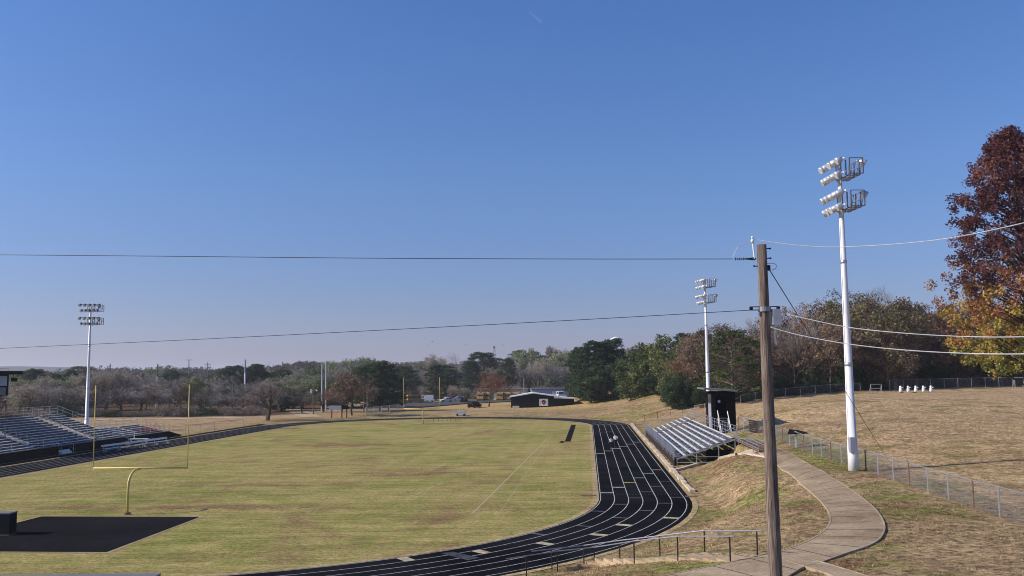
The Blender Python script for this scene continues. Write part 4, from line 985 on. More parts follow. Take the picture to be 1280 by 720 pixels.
P = ground(366, 330); s = 330 / FPX; t = thing('house', P, 0, 'white house glimpsed between trees beyond the left corner of the field', 'building')
m = MB(); m.prism([(0, -1), (20 * s, -1), (20 * s, 3.6), (10 * s, 6.3), (0, 3.6)], 0, 9); m.build('wall', 'white_paint', t); m = MB(); m.prism([(-.5, 3.4), (10 * s, 6.32), (20 * s + .5, 3.4), (20 * s + .5, 3.65), (10 * s, 6.6), (-.5, 3.65)], -.4, 9.4); m.build('roof', 'fascia_grey', t)
for k in (.25, .65): m = MB(); m.bx(20 * s * k, 20 * s * k + 1.2, -.06, 0, 1.2, 2.7); m.build('window', 'window_dark', t)

# roads
def strip(name, pts, w, mat, off):
    m = MB(); vs = []
    out = []
    for i in range(len(pts) - 1):
        for k in range(12): out.append(pts[i].lerp(pts[i + 1], k / 12))
    out.append(pts[-1])
    for i, p in enumerate(out):
        d = out[min(i + 1, len(out) - 1)] - out[max(i - 1, 0)]; d.z = 0; d.normalize(); n = Vector((-d.y, d.x, 0)) * w / 2
        for q in (p - n, p + n): vs.append((q.x, q.y, tz(q.x, q.y) + off))
    m.add(vs, [(2 * i, 2 * i + 1, 2 * i + 3, 2 * i + 2) for i in range(len(out) - 1)]); tag(m.build(name, mat), kind='structure')
strip('road', [ground(120, 205), ground(220, 207), ground(330, 211)], 2.6, 'pale_concrete', .06)
strip('dirt_track', [ground(390, 208), ground(372, 245), ground(345, 300)], 5, 'dirt', .06)
strip('parking_lot', [ground(470, 262), ground(545, 300), ground(640, 318), ground(730, 322)], 26, 'road_asphalt', .25)

# ---------------------------------------------------------------- vehicles
def vehicle(label, cat, P, rz, L_, W_, H_, mat, style='suv', name='parked_car', group=None):
    t = thing(name, P, rz, label, cat, group); gz = .22
    if style == 'suv': prof = [(-L_/2, gz), (L_/2, gz), (L_/2, .95), (L_/2 - .95, 1.08), (L_/2 - 1.6, H_ - .05), (L_/2 - 2.0, H_), (-L_/2 + .3, H_), (-L_/2, 1.1)]
    elif style == 'car': prof = [(-L_/2, gz), (L_/2, gz), (L_/2, .75), (L_/2 - 1.1, .95), (L_/2 - 1.9, H_), (-L_/2 + 1.1, H_), (-L_/2 + .5, .98), (-L_/2, .95)]
    else: prof = [(-L_/2, gz), (L_/2, gz), (L_/2, 1.2), (L_/2 - .9, 1.35), (L_/2 - 1.1, H_ - .1), (L_/2 - 1.5, H_), (-L_/2, H_)]
    if style == 'box': prof = [(-L_/2, .5), (L_/2, .5), (L_/2, H_), (-L_/2, H_)]
    MB().prism(prof, -W_/2, W_/2).build('body', mat, t)
    for x in (-L_/2 + L_ * .2, L_/2 - L_ * .2):
        for y in (-W_/2, W_/2):
            w = MB().tube([(x, y - .1, .34), (x, y + .1, .34)], .34, 12).build('wheel', 'rubber', t)
            MB().tube([(x, y - .12, .34), (x, y + .12, .34)], .18, 10).build('rim', 'silver_paint', w)
    if style != 'box':
        z0 = H_ * .62 if style != 'bus' else 1.5; z1 = H_ - .12 if style != 'bus' else 2.3
        for y in (-1, 1):
            m = MB(); x0_, x1_ = -L_/2 + .45, L_/2 - (1.9 if style != 'bus' else 1.3)
            n = 3 if style != 'bus' else 9
            for k in range(n):
                a_ = x0_ + (x1_ - x0_) * k / n; b_ = x0_ + (x1_ - x0_) * (k + 1) / n - .1
                m.box(((a_ + b_) / 2, y * (W_/2 + .004), (z0 + z1) / 2), (b_ - a_, .02, z1 - z0))
            m.build('side_window', 'window_dark', t)
        MB().box((-L_/2 - .004, 0, (z0 + z1) / 2), (.02, W_ * .8, (z1 - z0) * .9)).build('rear_window', 'window_dark', t)
        MB().box((L_/2 - (1.35 if style != 'bus' else .97), 0, (z0 + z1) / 2), (.1, W_ * .84, (z1 - z0) * .8)).build('windscreen', 'window_dark', t)
        for y in (-1, 1):
            MB().box((L_/2 + .005, y * W_ * .36, .72), (.03, .26, .16)).build('headlight', 'white_paint', t)
            MB().box((-L_/2 - .005, y * W_ * .4, .85), (.03, .16, .25)).build('tail_light', 'red_paint', t)
        MB().box((L_/2 + .02, 0, .42), (.08, W_ * .96, .2)).build('bumper', 'black_paint', t)
        MB().box((-L_/2 - .02, 0, .42), (.08, W_ * .96, .2)).build('bumper', 'black_paint', t)
    return t
GP = lambda px, Y: ground(px, Y) + Vector((0, 0, .0))
def GQ(px, Y, o=.26): p = ground(px, Y); p.z += o; return p
vehicle('dark SUV parked on the golden grass just left of the reddish bare tree', 'car', GP(593, 256), radians(60), 4.6, 1.9, 1.8, 'black_paint', 'suv')
vehicle('yellow school bus parked at the left end of the lot behind the far goalpost', 'bus', GQ(519, 300), radians(20), 5.6, 2.3, 2.6, 'bus_yellow', 'bus', 'school_bus')
vehicle('white van parked behind the yellow bus under the dark pine', 'van', GQ(527, 308), radians(30), 4.9, 2.0, 2.1, 'white_paint', 'van', 'parked_van')
vehicle('white box trailer parked under the dark pine, right of the white van', 'trailer', GQ(537, 306), 0, 2.6, 2.0, 2.4, 'white_paint', 'box', 'box_trailer')
vehicle('white car parked just right of the far goalpost in the lot', 'car', GQ(558, 310), radians(200), 4.4, 1.8, 1.5, 'white_paint', 'car')
vehicle('pale silver car parked in front of the bare woods mid-lot', 'car', GQ(573, 322), radians(190), 4.3, 1.8, 1.7, 'silver_paint', 'suv')
vehicle('small black car parked at the edge of the golden grass', 'car', GQ(580, 305), radians(80), 4.0, 1.8, 1.5, 'black_paint', 'car')
vehicle('red car parked under the dark pines at the left of the lot', 'car', GQ(491, 282), radians(10), 4.3, 1.8, 1.5, 'red_paint', 'car')
bus0 = None
for k, (px, Y) in enumerate(((602, 328), (611, 329), (626, 328), (635, 329), (646, 330))):
    lab = ['leftmost yellow bus of the row in front of the tan warehouse', 'second yellow bus from the left, half behind the reddish bare tree', 'third yellow bus from the left in the row at the warehouse',
           'fourth yellow bus from the left in the row at the warehouse', 'rightmost yellow bus of the row, just left of the black field house roof'][k]
    if bus0 is None: bus0 = vehicle(lab, 'bus', GQ(px, Y), radians(-97), 8.5, 2.4, 2.9, 'bus_yellow', 'bus', 'school_bus', 'yellow buses at the tan warehouse')
    else: dup(bus0, GQ(px, Y), radians(-97), 1, lab, 'bus', 'yellow buses at the tan warehouse')
vehicle('black truck parked right of the pale metal building', 'truck', GQ(713, 318, .3), radians(95), 5.4, 2.1, 2.4, 'black_paint', 'van', 'parked_truck')
vehicle('white truck seen over the annex roof of the field house', 'truck', GQ(700, 316, .3), radians(95), 5.4, 2.1, 2.6, 'white_paint', 'van', 'parked_truck')
vehicle('orange machine parked at the foot of the dark pines right of the field house', 'machine', GP(723, 300), radians(15), 3.0, 1.8, 1.7, 'orange_paint', 'suv', 'orange_machine')

# ---------------------------------------------------------------- scoreboard, poles, towers
P = hit(424, 525.5); P = ground(424, 203); s = 203 / FPX; t = thing('scoreboard', P, 0, 'scoreboard seen from behind, grey panel beside black panel on red posts', 'scoreboard')
z0, z1 = at(424, 512.3, 203).z - P.z, at(424, 507, 203).z - P.z
MB().bx(-12.5 * s, 3 * s, -.15, .15, z0, z1).build('grey_panel', 'box_grey', t); MB().bx(3.05 * s, 11.5 * s, -.18, .18, z0 + .1, z1 + .1).build('black_panel', 'black_paint', t)
for x, mt in ((-9, 'red_paint'), (3.6, 'red_paint'), (9.5, 'wood_post')): MB().bx(x * s - .13, x * s + .13, -.13, .13, -.3, z0 + .2).build('post', mt, t)
def upole(label, px, ytop, Y, r, mat='wood_post', arms=(), cat='utility pole', name='distant_utility_pole', tip=None, box=False):
    P = ground(px, Y); H = at(px, ytop, Y).z - P.z; t = thing(name, P, 0, label, cat)
    if tip: MB().tube([(0, 0, -.5), (0, 0, H * .72)], [r, r * .85], 8).build('pole_shaft', mat, t); MB().tube([(0, 0, H * .72), (0, 0, H)], [r * .85, r * .7], 8).build('pole_tip', tip, t)
    else: MB().tube([(0, 0, -.5), (0, 0, H)], [r, r * .7], 8).build('pole_shaft', mat, t)
    for (f_, w_) in arms: MB().box((0, 0, H * f_), (w_, .15, .2)).build('crossarm', mat, t)
    if box:
        MB().tube([(-.45, 0, H * .9), (-.45, 0, H * .9 - 1.0)], .3, 8).build('transformer', 'box_grey', t); MB().tube([(.2, 0, H * .88), (.9, 0, H * .88)], .06, 6).build('lamp_arm', 'box_grey', t)
        MB().tube([(.8, 0, H * .87), (.8, 0, H * .87 - .25)], .22, 8).build('lamp', 'white_paint', t)
    return t, P, H
upole('dark wooden pole with transformer left of the scoreboard', 392, 483, 222, .16, box=True)
upole('tall white steel transmission pole, left and shorter of the pair', 402.5, 455, 244, .23, 'box_grey')
upole('tall white steel transmission pole, right and taller of the pair', 407.5, 451.5, 241, .23, 'box_grey')
upole('rust-tipped steel transmission pole above the left woods', 196.5, 455, 272, .3, 'pole_steel', tip='rust')
upole('distant steel pole with a flat head above the left woods', 235.5, 449.5, 420, .3, 'fascia_grey', ((.99, 3.2),))
upole('distant pole with short crossarms right of the flat-headed pole', 259, 452.5, 430, .3, 'fascia_grey', ((.93, 3.2), (.85, 3.2)))
upole('brownish steel transmission pole rising over the dark pines on the left', 306, 449.5, 270, .28, 'pole_steel', tip='lilac_metal')
upole('reddish distant pole far left above the woods, beside the dark floodlight', 137, 454.5, 430, .3, 'rust', ((.93, 2.5),))
upole('dark wooden pole beside the pale slatted fence', 455, 484, 232, .17)
upole('thin grey pole right against the left end of the slatted fence', 459, 492, 228, .12, 'rail_grey')
upole('slender pole in front of the metal building and woods', 655, 473, 322, .15, 'tan_metal')
# lattice tower
P = ground(618, 800); H = at(618, 433.5, 800).z - P.z; t = thing('radio_tower', P, 0, 'thin lattice radio tower above the far tree line', 'tower'); m = MB()
for a_ in (0, 2.1, 4.2): m.tube([(1.3 * cos(a_), 1.3 * sin(a_), 0), (.8 * cos(a_), .8 * sin(a_), H)], .16, 4)
for k in range(14):
    a_, b_ = (0, 2.1, 4.2)[k % 3], (0, 2.1, 4.2)[(k + 1) % 3]; m.tube([(1.2 * cos(a_), 1.2 * sin(a_), H * k / 14), (1.2 * cos(b_), 1.2 * sin(b_), H * (k + 1) / 14)], .12, 4)
m.build('lattice', 'fascia_grey', t); m = MB(); m.tube([(0, 0, H - 1.5), (0, 0, H + .5)], .7, 8); m.build('antenna', 'fascia_grey', t)
# water tower cap over the pines
P = ground(771, 520); H = at(771, 421, 520).z - P.z; t = thing('water_tower', P, 0, 'white water tower cap peeping above the dark pines', 'water tower')
m = MB(); m.tube([(0, 0, 0), (0, 0, H - 5)], .9, 10); m.build('column', 'white_paint', t); m = MB(); m.tube([(0, 0, H - 6), (0, 0, H - 4.8), (0, 0, H - 3), (0, 0, H - 1.2), (0, 0, H - .4), (0, 0, H)], [.9, 3, 3.8, 3.2, 1.6, .4], 16); m.build('tank', 'white_metal', t, True)

# birds
def bird(px, py, Y, k, label):
    P = Vector(at(px, py, Y)); t = thing('bird', P, k * 1.1, label, 'bird')
    m = MB(); m.tube([(0, -.22, 0), (0, -.1, .01), (0, .05, .02), (0, .2, .02), (0, .27, .01)], [.02, .06, .08, .04, .01], 6)
    for s_ in (-1, 1):
        m.add([(0, .1, .03), (s_ * .3, .12, .12), (s_ * .62, -.02, .05), (s_ * .3, -.06, .1), (0, -.08, .02), (0, .1, .0), (s_ * .3, .12, .09), (s_ * .62, -.02, .04), (s_ * .3, -.06, .07), (0, -.08, -.01)],
              [(0, 1, 2, 3, 4), (9, 8, 7, 6, 5), (0, 5, 6, 1), (1, 6, 7, 2), (2, 7, 8, 3), (3, 8, 9, 4)])
    m.build('body', 'black_paint', t); t.scale = (.6, .6, .6)
for k, (px, py, lab) in enumerate(((507, 444, 'dark bird lowest and furthest left of those above the far trees'), (540.5, 427, 'dark bird highest above the far trees'), (535, 431.5, 'dark bird just below and left of the highest one'),
    (582.5, 431.3, 'dark bird in the middle, left of the radio tower'), (629.3, 431.2, 'dark bird right of the radio tower'))): bird(px, py, 180, k, lab)

# ---------------------------------------------------------------- trees
class TreeGen:
    def __init__(s, seed): s.r = random.Random(seed); s.wood = MB(); s.twig = MB(); s.tips = []
    def branch(s, p, d, Ln, r, lev, maxlev, spread, up, nch, wob=.25, split=2):
        R = s.r; n = 4 if lev < 2 else 3; pts = [p]; rad = [r]; q = p.copy(); dd = d.copy()
        for k in range(n):
            dd = (dd + Vector((R.gauss(0, wob), R.gauss(0, wob), R.gauss(0, wob) + up)) * .35).normalized(); q = q + dd * Ln / n; pts.append(q.copy()); rad.append(r * (1 - .6 * (k + 1) / n))
        mb = s.wood if lev <= split else s.twig
        mb.tube(pts, rad, 6 if lev == 0 else (4 if lev < 3 else 3), False, t=R.random())
        if lev >= maxlev: s.tips.append(q); return
        for k in range(nch[lev]):
            f = .3 + .7 * (k + R.random()) / nch[lev] if lev else .35 + .62 * (k + R.random() * .6) / nch[lev]
            j = min(int(f * n), n - 1); b = pts[j].lerp(pts[j + 1], f * n - j)
            dirv = (pts[j + 1] - pts[j]).normalized(); a_ = R.random() * 2 * pi
            perp = dirv.cross(Vector((cos(a_), sin(a_), .3))).normalized()
            nd = (dirv * cos(spread) + perp * sin(spread)).normalized() if lev else (Vector((cos(a_), sin(a_), 0)) * sin(spread) + Vector((0, 0, 1)) * cos(spread)).normalized()
            s.branch(b, nd, Ln * R.uniform(.5, .75) * (1.15 - .35 * f), max(rad[j] * .55, .012), lev + 1, maxlev, spread * R.uniform(.85, 1.1), up, nch, wob, split)
def leaf_mesh(name, centers, n_per, size, spread, mat, parent, seed, tintf=None, flat=0.0):
    R = np.random.RandomState(seed); C = np.asarray(centers, float); n = len(C) * n_per
    cl = np.repeat(C, n_per, 0); ct = np.repeat(R.rand(len(C)), n_per)
    off = R.normal(0, 1, (n, 3)); off /= np.linalg.norm(off, axis=1, keepdims=True) + 1e-6; off *= (R.rand(n, 1) ** .45) * np.asarray(spread)
    P = cl + off
    a = R.normal(0, 1, (n, 3)); a[:, 2] *= (1 - flat); a /= np.linalg.norm(a, axis=1, keepdims=True)
    b = R.normal(0, 1, (n, 3)); b[:, 2] *= (1 - flat); b -= a * (a * b).sum(1, keepdims=True); b /= np.linalg.norm(b, axis=1, keepdims=True) + 1e-6
    s = size * R.uniform(.6, 1.35, (n, 1)); a *= s; b *= s * R.uniform(.45, .8, (n, 1))
    V = np.stack([P - a, P - b * .9, P + a, P + b], 1).reshape(-1, 3)
    me = bpy.data.meshes.new(name); me.vertices.add(4 * n); me.vertices.foreach_set('co', V.astype(np.float32).ravel())
    me.loops.add(4 * n); me.loops.foreach_set('vertex_index', np.arange(4 * n, dtype=np.int32)); me.polygons.add(n)
    me.polygons.foreach_set('loop_start', np.arange(0, 4 * n, 4, dtype=np.int32)); me.polygons.foreach_set('loop_total', np.full(n, 4, np.int32)); me.update(); me.validate()
    tt = ct * .55 + R.rand(n) * .45 if tintf is None else tintf(P, ct, R)
    A = me.attributes.new('tint', 'FLOAT', 'FACE'); A.data.foreach_set('value', tt.astype(np.float32)); me.materials.append(MATS[mat])
    o = bpy.data.objects.new(name, me); COL.objects.link(o); o.parent = parent; return o
PROT = {}
def bare(key, seed, H=10, spread=.75, nch=(9, 5, 5, 5), tw='twigs', leaves=None, trunk=.28, r=.2, maxlev=4, dens=.5, bark='bark', up=.12, lsz=.15):
    t = thing('bare_tree', (0, -500, 0)); G = TreeGen(seed); G.branch(Vector((0, 0, 0)), Vector((0, 0, 1)), H * .62, r, 0, maxlev, spread, up, nch)
    G.wood.t = []; G.wood.build('trunk', bark, t); c = G.twig.build('crown', tw, t)
    if leaves:
        tp = [x for x in G.tips if G.r.random() < dens]; leaf_mesh('foliage', tp, 7, lsz, .45, leaves, c, seed)
    PROT[key] = t
bare('bareA', 11, 10, .72); bare('bareB', 12, 11, .6, (10, 5, 5, 4), 'twigs_grey'); bare('bareD', 19, 10, .8, (9, 5, 5, 5), 'twigs_grey'); bare('bareE', 20, 11, .65, (10, 5, 4, 4), 'twigs_grey', leaves='pale_leaves', dens=.7); bare('bareC', 13, 9, .9, (9, 5, 5, 4), up=.05)
bare('bareBr', 14, 10, .75, (9, 5, 4, 4), leaves='brown_leaves', dens=.9); bare('bareRu', 15, 10, .65, (9, 5, 4, 4), leaves='russet_leaves', dens=.75); bare('bareOl', 16, 11, .7, (9, 5, 4, 4), leaves='olive_leaves', dens=.9)
bare('redtree', 17, 10, .85, (9, 5, 5, 5), 'twigs_red', leaves='russet_leaves', dens=.3); bare('lone', 18, 10, .95, (11, 6, 5, 5), up=.02, r=.34)
def blob_centers(seed, n, shape, surf=.55):
    R = np.random.RandomState(seed); out = []
    while len(out) < n:
        p = R.uniform(-1, 1, 3); q = np.linalg.norm(p)
        if q > 1 or q < surf * R.rand() ** .5 : continue
        out.append(shape(p, R))
    return out
def pine(key, seed, H=15, W=4.2, mat='needles', base=.25, n=130, per=60, size=.2, trunkm='bark', name='pine_tree', lop=.25, csz=(.95, .95, .5)):
    R = random.Random(seed); t = thing(name, (0, -500, 0)); w = MB(); lean = R.uniform(-.3, .3)
    w.tube([(0, 0, -.5), (lean * .4, 0, H * .4), (lean, .1, H * .75), (lean, .1, H * .97)], [H * .018, H * .014, H * .008, .03], 7, False); C = []
    for k in range(n):
        f = base + (1 - base) * (k + R.random()) / n; a = R.random() * 2 * pi
        prof = math.sin(min(1, (1 - f) / (1 - base) * 1.25 + .12) * pi * .62) ** .8
        rr = W * prof * R.uniform(.45, 1.0) * (1 + lop * sin(a * 2 + seed)); z = H * f
        if R.random() < .12: rr *= 1.15
        p = Vector((lean * f + rr * cos(a), rr * sin(a), z + rr * .12))
        C.append(tuple(p)); w.tube([(lean * f, 0, z - rr * .25), p], [.06 * (1.3 - f) + .02, .015], 3, False)
    C.append((lean, .1, H * .98))
    w.build('trunk', trunkm, t); leaf_mesh('crown', C, per, size, np.array(csz), mat, t, seed, flat=.35); PROT[key] = t
pine('pineA', 21, base=.1, n=160); pine('pineB', 22, 16, 3.6, base=.35, n=110); pine('pineC', 23, 14, 4.8, base=.02, n=210)
pine('openpine', 24, 15, 5.4, 'needles_warm', .16, 120, 75, .17, 'bark_pale', csz=(1.1, 1.1, .35))
def broad(key, seed, H, W, mat, n=170, per=80, size=.2, low=.1, name='broadleaf_tree', squash=1.0, tr='bark', cs=.95):
    t = thing(name, (0, -500, 0)); cz = H * (.5 + low / 2); hz = H * (.5 - low / 2) * .97
    R0 = random.Random(seed); lobes = [(R0.uniform(-.45, .45), R0.uniform(-.45, .45), R0.uniform(-.3, .5) if i_ % 2 else -.45, R0.uniform(.5, .72)) for i_ in range(9)]
    def sh(p, R):
        L_ = lobes[R.randint(len(lobes))]; q = p * L_[3] + np.array(L_[:3]); return (q[0] * W, q[1] * W, cz + q[2] * hz)
    C = blob_centers(seed, n, sh, .75); w = MB()
    w.tube([(0, 0, -.5), (0, 0, H * .35), (.2, 0, H * .7)], [H * .028, H * .02, .05], 8, False)
    for c in C[::5]: w.tube([(0, 0, max(.4, min(c[2] * .6, H * .55))), (c[0] * .5, c[1] * .5, c[2] * .82), c], [.1, .06, .02], 4, False)
    w.build('trunk', tr, t); leaf_mesh('crown', C, per, size, cs, mat, t, seed); PROT[key] = t
broad('green', 31, 14, 6.2, 'green_leaves'); broad('darkbush', 32, 7.5, 4.2, 'dark_leaves', 260, 90, .13, -.1, 'evergreen_shrub', cs=.7); broad('greybush', 38, 4, 3.2, 'scrub_leaves', 100, 36, .11, 0, 'bare_shrub'); broad('olive', 33, 12, 5.5, 'soft_green', 150, 50)
broad('brownbush', 34, 5, 3.2, 'brown_leaves', 90, 40, .12, 0, 'bare_shrub'); broad('oakbr', 35, 15, 6.5, 'brown_leaves', 200, 45, .17, .2, 'oak_tree', tr='bark_pale', cs=1.2)
broad('oakru', 36, 15, 6, 'russet_leaves', 180, 40, .16, .2, 'oak_tree', tr='bark_pale', cs=1.2)
broad('leafy', 39, 13, 5.6, 'green_leaves', 300, 70, .2, -.08, cs=.9); broad('darkgreen', 37, 12, 4.5, 'dark_leaves', 130, 80, .2, .05)

used = set(); rt = random.Random(99)
def tree(key, px, Y, ytop=None, H=None, wid=None, label='', group=None, cat='tree', ybase=None):
    P = ground(px, Y)
    if H is None: H = at(px, ytop, Y).z - P.z
    src = PROT[key]; hz = src.get('h0')
    if hz is None:
        hz = 0
        for ch in src.children_recursive:
            zs = [v.co.z for v in ch.data.vertices]; hz = max(hz, float(np.percentile(zs, 99.9)) if len(zs) else 0)
            xs_ = [abs(v.co.x) for v in ch.data.vertices]; src['w0'] = max(src.get('w0', 0), float(np.percentile(xs_, 98)))
        src['h0'] = hz
    sz = H / hz; sx = sz if wid is None else wid / 2 / src['w0']
    rz = rt.random() * 6.28
    o = dup(src, P, rz, (sx, sx, sz), label, cat, group)
    for k in ('h0', 'w0'):
        if k in o: del o[k]
    return o

# right-hand feature trees
G_ = 'dark pines'
tree('pineC', 729, 262, 434, label='leftmost and shortest of the dark pines beyond the field house', wid=11)
tree('pineC', 748, 255, 426, label='broad dark pine in the middle of the clump right of the field house', wid=11)
tree('pineA', 768, 258, 423, label='tallest dark pine, right of the clump, hiding the water tower', wid=12)
tree('pineB', 757, 270, 430, label='pine half hidden behind the middle of the dark pine clump', wid=10)
tree('darkgreen', 738, 250, 458, label='low dark evergreen at the front of the dark pine clump', wid=9)
tree('darkgreen', 776, 248, 450, label='bushy evergreen at the right foot of the dark pine clump', wid=9)
tree('leafy', 806, 232, 430, label='bright green round tree with yellowish left side, right of the dark pines', wid=15)
tree('leafy', 832, 226, 420, label='tall mid-green tree right of the yellowish round tree', wid=16)
tree('leafy', 848, 214, 440, label='shorter green tree above the lone dark evergreen bush', wid=12)
tree('darkgreen', 826, 222, 455, label='dark lower tree in front of the two round green trees', wid=10)
tree('darkbush', 853, 178, 466, label='dense dark evergreen bush standing alone left of the black press box', wid=7.6, cat='shrub')
tree('darkbush', 880, 172, 482, label='small dark bush just behind the white floodlight pole', wid=4, cat='shrub')
tree('openpine', 916, 166, 413, label='open-branched pine with warm light above the black press box', wid=10.5)
tree('pineB', 858, 250, 416, label='thin dark pine top poking above the round green trees', wid=8)
tree('pineA', 880, 255, 412, label='dark pine top left of the far right floodlight lamps', wid=8)
# the woods behind the practice field
def wood(xs_, Ys, tops, keys, wid, label, group, jx=6, jt=7):
    for i, px in enumerate(xs_):
        k = rt.choice(keys); Y = Ys(px) + rt.uniform(-4, 6); yt = np.interp(px, *tops) + rt.uniform(-jt, jt)
        tree(k, px + rt.uniform(-jx, jx), Y, yt, wid=wid * rt.uniform(.8, 1.25), label=label, group=group)
RT = ([840, 870, 900, 930, 960, 1000, 1050, 1080, 1130, 1180, 1240, 1300], [418, 414, 405, 398, 388, 384, 372, 362, 366, 380, 372, 372])
wood(np.arange(862, 1320, 20), lambda x: 205 + (960 - x) * .12 if x < 960 else 205, RT, ['bareBr', 'bareA', 'bareA', 'oakbr', 'bareBr'], 12, 'tall leaf-bare brown tree rising at the back of the right-hand woods', 'tall trees at the back of the right-hand woods')
RT2 = (RT[0], [y + 12 for y in RT[1]])
wood(np.arange(880, 1320, 22), lambda x: 188 if x < 960 else 183, RT2, ['bareBr', 'oakbr', 'bareBr', 'bareRu', 'oakbr', 'bareA'], 12, 'brown and russet tree in the middle ranks of the right-hand woods', 'trees in the middle of the right-hand woods')
RT3 = (RT[0], [y + 34 for y in RT[1]])
wood(np.arange(935, 1320, 20), lambda x: 172, RT3, ['bareBr', 'bareBr', 'bareA', 'oakbr', 'bareRu', 'bareBr'], 10, 'brown tree at the front edge of the woods behind the dry field', 'trees at the front edge of the right-hand woods', jt=10)
wood(np.arange(860, 960, 16), lambda x: 202, ([860, 900, 960], [436, 425, 412]), ['bareRu', 'bareBr', 'bareRu'], 9, 'russet tree behind the open-branched pine and press box', 'russet trees behind the press box', jt=8)
tree('bareOl', 1112, 168, 372, label='big oak with yellow-green leaves and a pale trunk left of the blocking sled', wid=15)
tree('bareOl', 1076, 174, 366, label='tall olive-leaved oak whose crown shows right of the white floodlight pole', wid=14)
tree('bareB', 1010, 176, 388, label='bare-topped grey tree between the utility pole and the white floodlight pole', wid=13)
for i, px in enumerate(np.arange(918, 1320, 13)):
    tree(rt.choice(['brownbush', 'brownbush', 'darkbush', 'brownbush']), px + rt.uniform(-4, 4), 168 + rt.uniform(0, 7), H=rt.uniform(2.2, 5.5), wid=rt.uniform(4, 6.5), label='dark tangled shrub along the foot of the right-hand woods', group='shrubs at the foot of the right-hand woods', cat='shrub')
for i, px in enumerate(np.arange(925, 1330, 20)):
    tree('brownbush', px + rt.uniform(-5, 5), 186 + rt.uniform(-4, 6), H=rt.uniform(6, 9), wid=rt.uniform(7, 9), label='tall shadowy undergrowth bush deep among the trunks of the right-hand woods', group='undergrowth among the right-hand woods', cat='shrub')

# left tree line
LT = ([-20, 60, 130, 200, 260, 320, 400, 470], [474, 472, 466, 472, 470, 476, 474, 470])
kk = ['bareD', 'bareB', 'bareC', 'bareE', 'bareBr', 'olive', 'bareD']
wood(np.arange(-15, 330, 17), lambda x: 226 + x * .02, ([-20, 100, 200, 330], [482, 480, 484, 488]), kk, 9, 'low grey-brown bare tree in the front rank of the left woods', 'front trees of the left woods', jt=5)
wood(np.arange(-15, 470, 19), lambda x: 262, ([-20, 60, 130, 200, 260, 320, 400, 470], [474, 471, 466, 470, 474, 474, 478, 478]), ['bareD', 'bareB', 'bareE', 'bareE', 'olive', 'bareBr', 'green'], 11, 'grey-brown bare tree in the middle of the left woods', 'middle trees of the left woods', jt=7)
wood(np.arange(-15, 480, 26), lambda x: 330, ([-20, 60, 130, 200, 260, 320, 400, 470], [468, 466, 462, 467, 468, 462, 462, 458]), ['bareB', 'olive', 'bareE', 'pineC', 'bareD', 'olive'], 12, 'mixed tree at the back of the left woods', 'back trees of the left woods', jt=7)
wood(np.arange(-15, 720, 24), lambda x: 440, ([-20, 100, 130, 260, 320, 400, 480, 560, 640, 720], [466, 462, 460, 464, 459, 456, 448, 446, 441, 437]), ['bareB', 'olive', 'bareE', 'pineC', 'bareD', 'bareB', 'olive'], 15, 'small hazy tree on the far skyline', 'far skyline trees', jt=7)
for px, Y, yt, w in ((45, 300, 461, 9), (70, 290, 467, 7), (95, 295, 463, 9), (214, 330, 463, 9), (292, 330, 457, 10), (283, 322, 462, 8), (322, 330, 455, 10), (312, 325, 460, 8), (352, 360, 462, 10), (395, 370, 457, 10), (270, 300, 470, 8)):
    tree('pineC', px, Y, yt, wid=w, label='rounded dark evergreen crown standing out among the left woods', group='dark evergreens in the left woods')
tree('lone', 335, 195, 471, wid=14.5, label='lone wide-spreading bare tree beyond the left bend of the track')
tree('green', 250, 250, 470, wid=11, label='light green tree in the left woods behind the near goalpost\'s right upright')
tree('bareBr', 440, 215, 464, wid=12, label='tall bare tree with a few tan leaves behind the scoreboard')
tree('bareRu', 428, 232, 474, wid=9, label='lower russet-leaved tree just left of the tall bare one behind the scoreboard')
tree('bareC', 405, 236, 484, wid=10, label='small bare tree below the pair of white transmission poles')
tree('bareC', 378, 232, 490, wid=8, label='low bare thicket tree left of the pole with the transformer')
tree('darkgreen', 352, 245, 480, wid=12, label='dark evergreen mass left of the glimpsed white house')
for px, yt, w, lab in ((458, 455, 9, 'leftmost of the three big dark pines behind the slatted fence'), (475, 451, 10, 'middle of the three big dark pines behind the slatted fence'), (486, 455, 9, 'rightmost of the three big dark pines behind the slatted fence')):
    tree('pineA', px, 240, yt, wid=w, label=lab)
tree('redtree', 611, 262, 464, wid=12.5, label='reddish bare spreading tree left of the black field house')
tree('pineA', 545, 335, 456, wid=10, label='dark pine behind the white box trailer')
tree('pineC', 590, 372, 451, wid=10, label='dark pine above the tan warehouse, left one of the pair')
tree('pineB', 634, 378, 447, wid=9, label='dark pine above the tan warehouse, right one of the pair')
tree('pineC', 505, 360, 457, wid=10, label='dark pine left of the yellow bus at the far side of the lot')
wood(np.arange(470, 735, 15), lambda x: 385, ([470, 560, 640, 690, 735], [460, 458, 452, 448, 446]), ['bareD', 'bareB', 'bareE', 'pineB', 'bareB', 'bareE'], 12, 'bare grey tree in the wood behind the parking lot', 'trees behind the parking lot', jt=5)
wood(np.arange(640, 830, 17), lambda x: 500, ([640, 690, 735, 800, 830], [440, 435, 434, 431, 428]), ['bareD', 'bareB', 'bareBr', 'bareE', 'pineB'], 15, 'bare tree on the rising hill beyond the pale metal building', 'trees on the far rising hill', jt=4)
for i, px in enumerate(np.arange(470, 735, 16)):
    tree('greybush', px, 352 + rt.uniform(0, 8), H=rt.uniform(3, 6), wid=rt.uniform(8, 11), label='brown scrub along the edge of the wood behind the parking lot', group='scrub behind the parking lot', cat='shrub')
